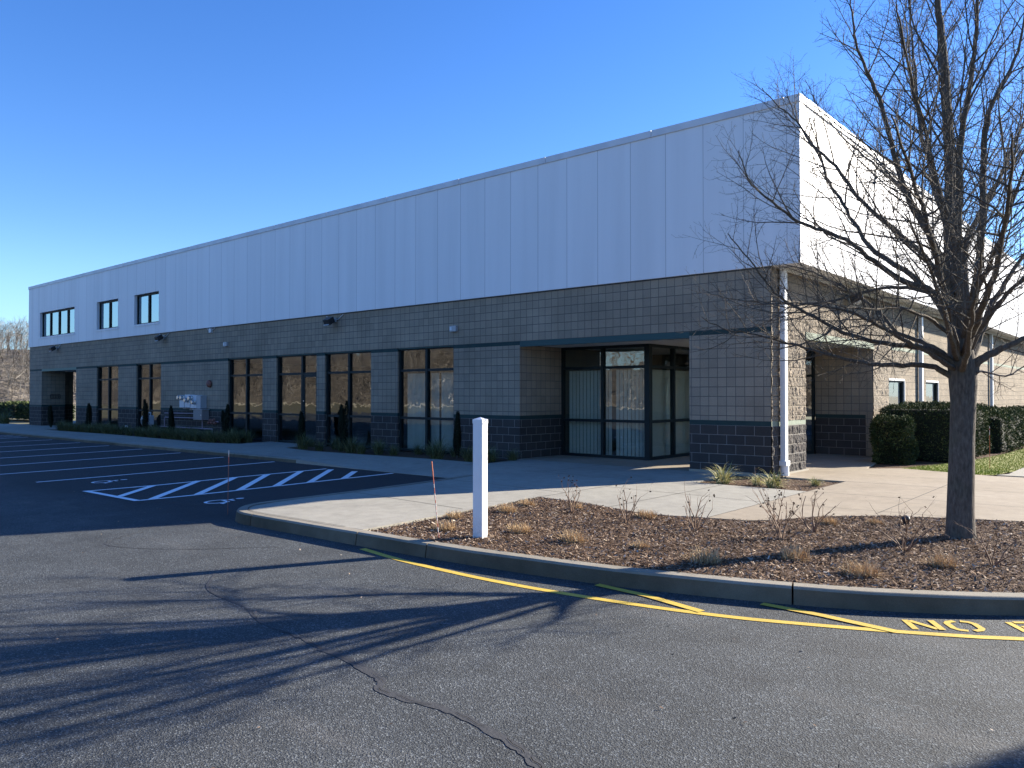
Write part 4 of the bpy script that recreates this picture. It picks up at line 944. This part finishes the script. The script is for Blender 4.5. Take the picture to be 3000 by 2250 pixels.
cols = [(-43.6,14.9,1.15,.24,'narrow dark evergreen before the far recess'), (-38.55,14.75,1.30,.26,'narrow dark evergreen before the first tall window'), (-32.75,14.75,1.5,.27,'tall dark evergreen right of the gas meter'), (-30.45,14.75,1.25,.24,'narrow dark evergreen below the electric meters'), (-26.2,14.7,1.35,.24,'narrow dark evergreen before the third tall window'), (-21.85,14.9,1.15,.24,'forked dark evergreen at the right side of the glass door'), (-19.15,14.55,1.52,.27,'tallest two-topped dark evergreen before the window right of the door'), (-14.75,14.9,1.25,.21,'narrow dark evergreen just left of the white post')]
for i, (x, y, h, rm, lb) in enumerate(cols): columnar(x, y, h, rm, 70+i, lb, 2 if i in (2,5,6) else 1)
# planting beyond the far end
hedge_box('round_hedge', -62.5,-58.6,19.0,21.6,1.15,5000,'sunlit rounded hedge beyond the left end of the building',11,size=.12,rnd=.45)
hedge_box('round_hedge', -67.0,-63.0,19.0,21.6,1.1,3500,'darker rounded hedge at the left edge of the view',12,size=.12,rnd=.45)
for i, (x, y, s) in enumerate(((-51.5,15.2,1.6), (-52.4,15.4,1.8), (-53.3,15.3,1.6), (-50.6,16.6,1.2))):
    put(lir[i % 3], 'grass_clump', x, y, K-.03, s, i, ('first','second','third','fourth')[i]+' large grey-green clump counting away from the left end of the building', 'grass clump', 'clumps beyond the left end')

# ------------------------------------------------------------------ the bare tree in the bed
TB = Vector((-2.03,10.41,K-.02)); TD = 9.21
def tp(x, y, d):                              # metres right of and above the foot, d metres behind it
    s_ = 1+d/TD; rx_ = (x-2814)/249.5; zz = (1573-y)/249.5
    return Vector((0,0,0)) + CAMR*(rx_*s_+(s_-1)*5.27) + CAMF*d + Vector((0,0,1.66+(zz-1.66)*s_))
tree = empty('bare_tree', TB); tag(tree, 'leafless spreading street tree with grey-brown trunk in the mulch bed', 'tree')
rt = random.Random(21)
tr = MB(); tpts = [(2816,1592,.205),(2815,1575,.175),(2815,1555,.158),(2815,1500,.146),(2818,1400,.140),(2822,1280,.132),(2826,1180,.135),(2826,1120,.150),(2822,1060,.15),(2816,1000,.125),(2808,940,.11)]
P = [tp(x, y, 0) for x, y, q in tpts]; tr.tube(P, [q for *_, q in tpts], 18); 
tro = tr.build('trunk', M_bark, tree, smooth=True)
def rperp(t, r_):
    v = Vector((r_.gauss(0,1), r_.gauss(0,1), r_.gauss(0,1))); v = v-t*v.dot(t); return v.normalized()
UP = Vector((0,0,1))
def poly_at(pts, L, s):
    for i in range(1, len(pts)):
        if L[i] >= s:
            t = (s-L[i-1])/max(1e-9, L[i]-L[i-1]); return pts[i-1].lerp(pts[i], t), (pts[i]-pts[i-1]).normalized()
    return pts[-1], (pts[-1]-pts[-2]).normalized()
def grow(mb, p, d, L, r0, lev, r_):
    ns = max(2, int(L/(.16 if lev < 2 else .07 if lev == 2 else .05))); pts = [p]; rs = [r0]; q = p.copy(); dd = d.copy(); rend = max(.0012, r0*.28); st = L/ns
    for i in range(ns):
        jit = .10 if lev < 2 else .22
        dd = (dd+Vector((r_.gauss(0,jit), r_.gauss(0,jit), r_.gauss(.05 if lev < 3 else .03, jit)))).normalized(); q = q+dd*st; pts.append(q.copy()); rs.append(r0+(rend-r0)*(i+1)/ns)
    mb.tube(pts, rs, 5 if r0 > .012 else 4 if r0 > .006 else 3, cap=False)
    kids(mb, pts, rs, lev, r_, .12)
def kids(mb, pts, rs, lev, r_, start):
    if lev >= 3: return
    Ls = [0]
    for i in range(1, len(pts)): Ls.append(Ls[-1]+(pts[i]-pts[i-1]).length)
    T = Ls[-1]; gap = (.135, .080, .075)[lev]; s = max(T*start, gap); side = None
    while s < T*.99:
        c, t = poly_at(pts, Ls, s); f = s/T
        if side is None: side = rperp(t, r_)
        side = (-side+rperp(t, r_)*.75); side = (side-t*side.dot(t)).normalized()
        rr = rs[min(len(rs)-1, int(f*(len(rs)-1)))]
        if lev == 0: L = (T*.34)*(1-f)**.5*min(1, f/.45)**.9*r_.uniform(.6,1.25)+.26; ang = r_.uniform(.55,.95)
        elif lev == 1: L = (T*.36)*(1-f)**.6*r_.uniform(.6,1.2)+.09; ang = r_.uniform(.6,1.05)
        else: L = r_.uniform(.04,.12); ang = r_.uniform(.6,1.1)
        d = (t*math.cos(ang)+side*math.sin(ang)).normalized()
        if lev == 0: d = (d+UP*.12).normalized()
        r1 = min(rr*.6, (.0038+.0060*L, .0021+.0035*L, .0017)[lev])
        grow(mb, c, d, L, r1, lev+1, r_)
        s += gap*r_.uniform(.6,1.5)
def limb(pix, dend, r0, r1, dstart=0.0, start=.20):
    if abs(dend) > 1.4: start = .32
    n = len(pix); pts = [tp(x, y, dstart+(dend-dstart)*(i/(n-1))**1.0) for i, (x, y) in enumerate(pix)]
    S_ = [Vector(v) for v in smooth(pts, 4)]
    S_ = [v+Vector((rt.gauss(0,.006), rt.gauss(0,.006), rt.gauss(0,.006))) if 0 < i < len(S_)-1 else v for i, v in enumerate(S_)]
    m = len(S_); rs = [r0+(r1-r0)*(i/(m-1))**.7 for i in range(m)]
    mb = MB(); mb.tube(S_, rs, 9 if r0 > .04 else 6, cap=False); kids(mb, S_, rs, 0, rt, start)
    o = mb.build('limb', M_twig if r0 < .03 else M_bark, tree); return o
LIMBS = [
 ([(2815,1110),(2775,1090),(2727,1070),(2622,1067),(2559,1063),(2453,1042),(2381,1020),(2305,1002),(2200,974),(2120,960),(2060,925)], .3, .045, .005),
 ([(2812,1090),(2770,1040),(2706,1016),(2643,1008),(2559,995),(2474,970),(2390,924),(2305,877),(2255,827),(2200,755),(2140,680)], -1.0, .045, .005),
 ([(2812,1075),(2765,1030),(2706,1000),(2634,970),(2580,911),(2512,860),(2440,820),(2370,790),(2300,770)], 1.2, .042, .006),
 ([(2805,930),(2770,881),(2727,843),(2656,822),(2580,770),(2540,740),(2486,699),(2399,665),(2341,641),(2283,598),(2220,545),(2192,501),(2172,434)], -.9, .050, .005),
 ([(2808,950),(2794,796),(2794,627),(2790,434),(2780,241),(2770,96),(2762,0),(2755,-160),(2750,-330),(2745,-480)], .2, .105, .012),
 ([(2812,1000),(2792,880),(2760,760),(2727,675),(2679,598),(2645,506),(2621,410),(2592,299),(2558,217),(2524,135),(2510,48),(2500,-30)], -1.3, .062, .006),
 ([(2810,960),(2770,830),(2700,730),(2631,670),(2534,588),(2457,482),(2389,420),(2341,347),(2293,309),(2240,250)], .9, .048, .005),
 ([(2812,1000),(2740,860),(2630,772),(2558,723),(2520,666),(2476,593),(2438,530),(2409,458),(2385,410),(2336,328),(2310,250)], 1.8, .046, .005),
 ([(2822,1010),(2822,900),(2814,760),(2819,579),(2823,434),(2845,290),(2868,145),(2880,0),(2890,-160),(2895,-300)], -1.4, .068, .007),
 ([(2825,1020),(2835,880),(2833,723),(2870,640),(2920,555),(2965,450),(3000,376),(3070,220),(3110,90)], 1.2, .06, .006),
 ([(2835,1040),(2855,900),(2872,796),(2891,579),(2896,386),(2920,290),(2975,190),(3010,80),(3030,-60)], -.6, .066, .007),
 ([(2830,1110),(2852,1090),(2878,1050),(2930,1025),(2980,1000),(3080,955),(3200,880),(3330,790)], -.4, .075, .008),
 ([(2838,1060),(2870,1000),(2906,903),(2950,827),(3010,740),(3100,640),(3200,500)], .8, .062, .007),
 ([(2838,1040),(2880,960),(2940,880),(3020,800),(3120,730),(3260,660)], -1.5, .045, .006),
 ([(2810,1085),(2762,1050),(2694,1012),(2640,985),(2560,940),(2480,905),(2390,890),(2280,880),(2190,880)], -1.6, .036, .004),
 ([(2808,900),(2740,860),(2640,840),(2540,850),(2440,880),(2340,890),(2240,885),(2130,870),(2060,850)], 1.9, .034, .004),
 ([(2815,930),(2770,760),(2700,620),(2640,540),(2560,470),(2480,400),(2420,330)], 2.3, .040, .005),
 ([(2815,900),(2790,700),(2740,520),(2705,360),(2690,200),(2680,60),(2672,-80)], 1.6, .052, .006),
 ([(2818,900),(2800,700),(2762,560),(2730,420),(2690,260),(2660,120),(2640,0)], -2.3, .046, .006),
 ([(2822,1000),(2850,900),(2900,780),(2960,640),(3000,520),(3060,380)], -2.4, .048, .006),
 ([(2815,1060),(2790,980),(2770,900),(2740,800),(2700,700),(2660,620)], -2.9, .042, .005),
 ([(2822,1090),(2840,1030),(2850,960),(2860,880),(2880,780),(2890,700)], -3.0, .044, .005),
 ([(2830,1110),(2880,1085),(2950,1100),(3020,1060),(3090,1010)], .5, .020, .004),
 ([(2826,1050),(2860,960),(2900,860),(2935,740),(2960,620),(2975,500),(2980,380)], -3.6, .055, .006),
 ([(2815,1060),(2790,940),(2765,820),(2735,690),(2700,560),(2660,440),(2625,330)], -3.4, .052, .006),
 ([(2806,1000),(2740,935),(2650,900),(2560,900),(2470,890),(2390,870)], -2.3, .030, .004),
]
for a_ in LIMBS: limb(*a_)

# ------------------------------------------------------------------ distant wooded slopes
def ridge(name, pts, hfun, depth, nrm, z0=-.05):
    g = MB(); m = len(pts); rows = 10
    for i, p in enumerate(pts):
        for j in range(rows+1):
            t = j/rows; q = Vector((p[0]+nrm[0]*depth*t, p[1]+nrm[1]*depth*t)); hh = hfun(i/(m-1))*(1-(1-t)**1.7); g.v.append((q.x, q.y, z0+hh+1.2*t*noise.noise(Vector((q.x*.05,q.y*.05,1)))))
    for i in range(m-1):
        for j in range(rows): a = i*(rows+1)+j; g.face((a, a+1, a+rows+2, a+rows+1))
    return struct(g, name, M_hill, smooth=True)
def wood(g, base, h, seed, detail=1):
    r_ = random.Random(seed)
    def br(p, d, L, r0, lev):
        pts = [p]; q = p.copy(); dd = d.copy(); ns = 3 if lev < 2 else 2
        for i in range(ns): dd = (dd+Vector((r_.gauss(0,.13),r_.gauss(0,.13),r_.gauss(.05,.1)))).normalized(); q = q+dd*(L/ns); pts.append(q.copy())
        g.t = r_.uniform(.2,1) if lev > 0 else r_.uniform(0,1); g.tube(pts, [r0*(1-.75*i/ns) for i in range(ns+1)], 3, cap=False)
        if lev < 3:
            for _ in range(int((9, 5, 4)[lev]*detail+.3)):
                k = r_.uniform(.3,1); c = pts[0].lerp(pts[-1], k) if lev else pts[min(ns, int(k*ns))].lerp(pts[min(ns, int(k*ns)+1)] if int(k*ns) < ns else pts[-1], k*ns-int(k*ns))
                s_ = rperp(dd, r_); an = r_.uniform(.4,.9); br(c, (dd*math.cos(an)+s_*math.sin(an)).normalized(), L*r_.uniform(.3,.55), r0*.42, lev+1)
    br(Vector(base), Vector((r_.gauss(0,.05),r_.gauss(0,.05),1)).normalized(), h, h*.014, 0)
# west slope, seen past the left end of the building
g = MB(); g.quad((-340,-60,-.03),(60,-60,-.03),(60,-54,-.03),(-340,-54,-.03)); g.box(-340,60,-54,-53.8,-.06,.14); struct(g, 'verge', M_foot)
W0 = [(-150, 10+i*12) for i in range(-4, 16)]
WH = lambda y: 6.0+6.0*max(0, min(1, (y-5)/30))
ridge('hill', W0, lambda t: WH(-38+t*228), 50, (-1,0))
g = MB(); rw = random.Random(9)
for i in range(520):
    t = rw.random(); x = -148-54*t; y = rw.uniform(38,76) if i < 360 else rw.uniform(-36,38); wood(g, (x, y, WH(y)*(1-(1-min(1,t))**1.7)-.3), rw.uniform(3.5,6.5), 900+i)
tag(g.build('woods', M_wtree), 'bare brown winter wood on the slope beyond the far end of the building', 'woods', kind='stuff')
g = MB(); wood(g, (-190,64,11.3), 9, 77, 2); tag(g.build('skyline_tree', M_wtree), 'taller bare tree standing on the skyline of the wooded slope', 'tree')
# south slope behind the camera: it is what the windows mirror
S0 = [(-352+i*12, -62) for i in range(0, 38)]
SK = lambda x: 1-.45*max(0, min(1, (x+135)/30))
ridge('hill', S0, lambda t: 13.5*SK(-352+444*t), 40, (0,-1))
g = MB()
for i in range(820):
    t = rw.random()**1.3; x = rw.uniform(-335, 60); y = -58-38*t; k = SK(x); wood(g, (x, y, 13.5*k*(1-(1-t)**1.7)-.3), rw.uniform(6,10)*(.55+.45*k), 2000+i, .7)
for i in range(70): wood(g, (rw.uniform(-112,-28), rw.uniform(-62,-50), -.1), rw.uniform(7,11), 4000+i, .9)
tag(g.build('woods', M_wtree), 'bare brown winter wood mirrored in the windows across the parking lot', 'woods', kind='stuff')
# utility wires crossing in front of the west slope
for k, z in enumerate((6.6, 5.4)):
    pts = [(-112, -40+i*12, z+.0006*((i-8)*12)**2*.1) for i in range(17)]
    tag(MB().tube(pts, .03, 5).build('utility_wire', M_wire), ('upper' if k == 0 else 'lower')+' thin utility wire in front of the brown wooded slope', 'wire', 'utility wires')
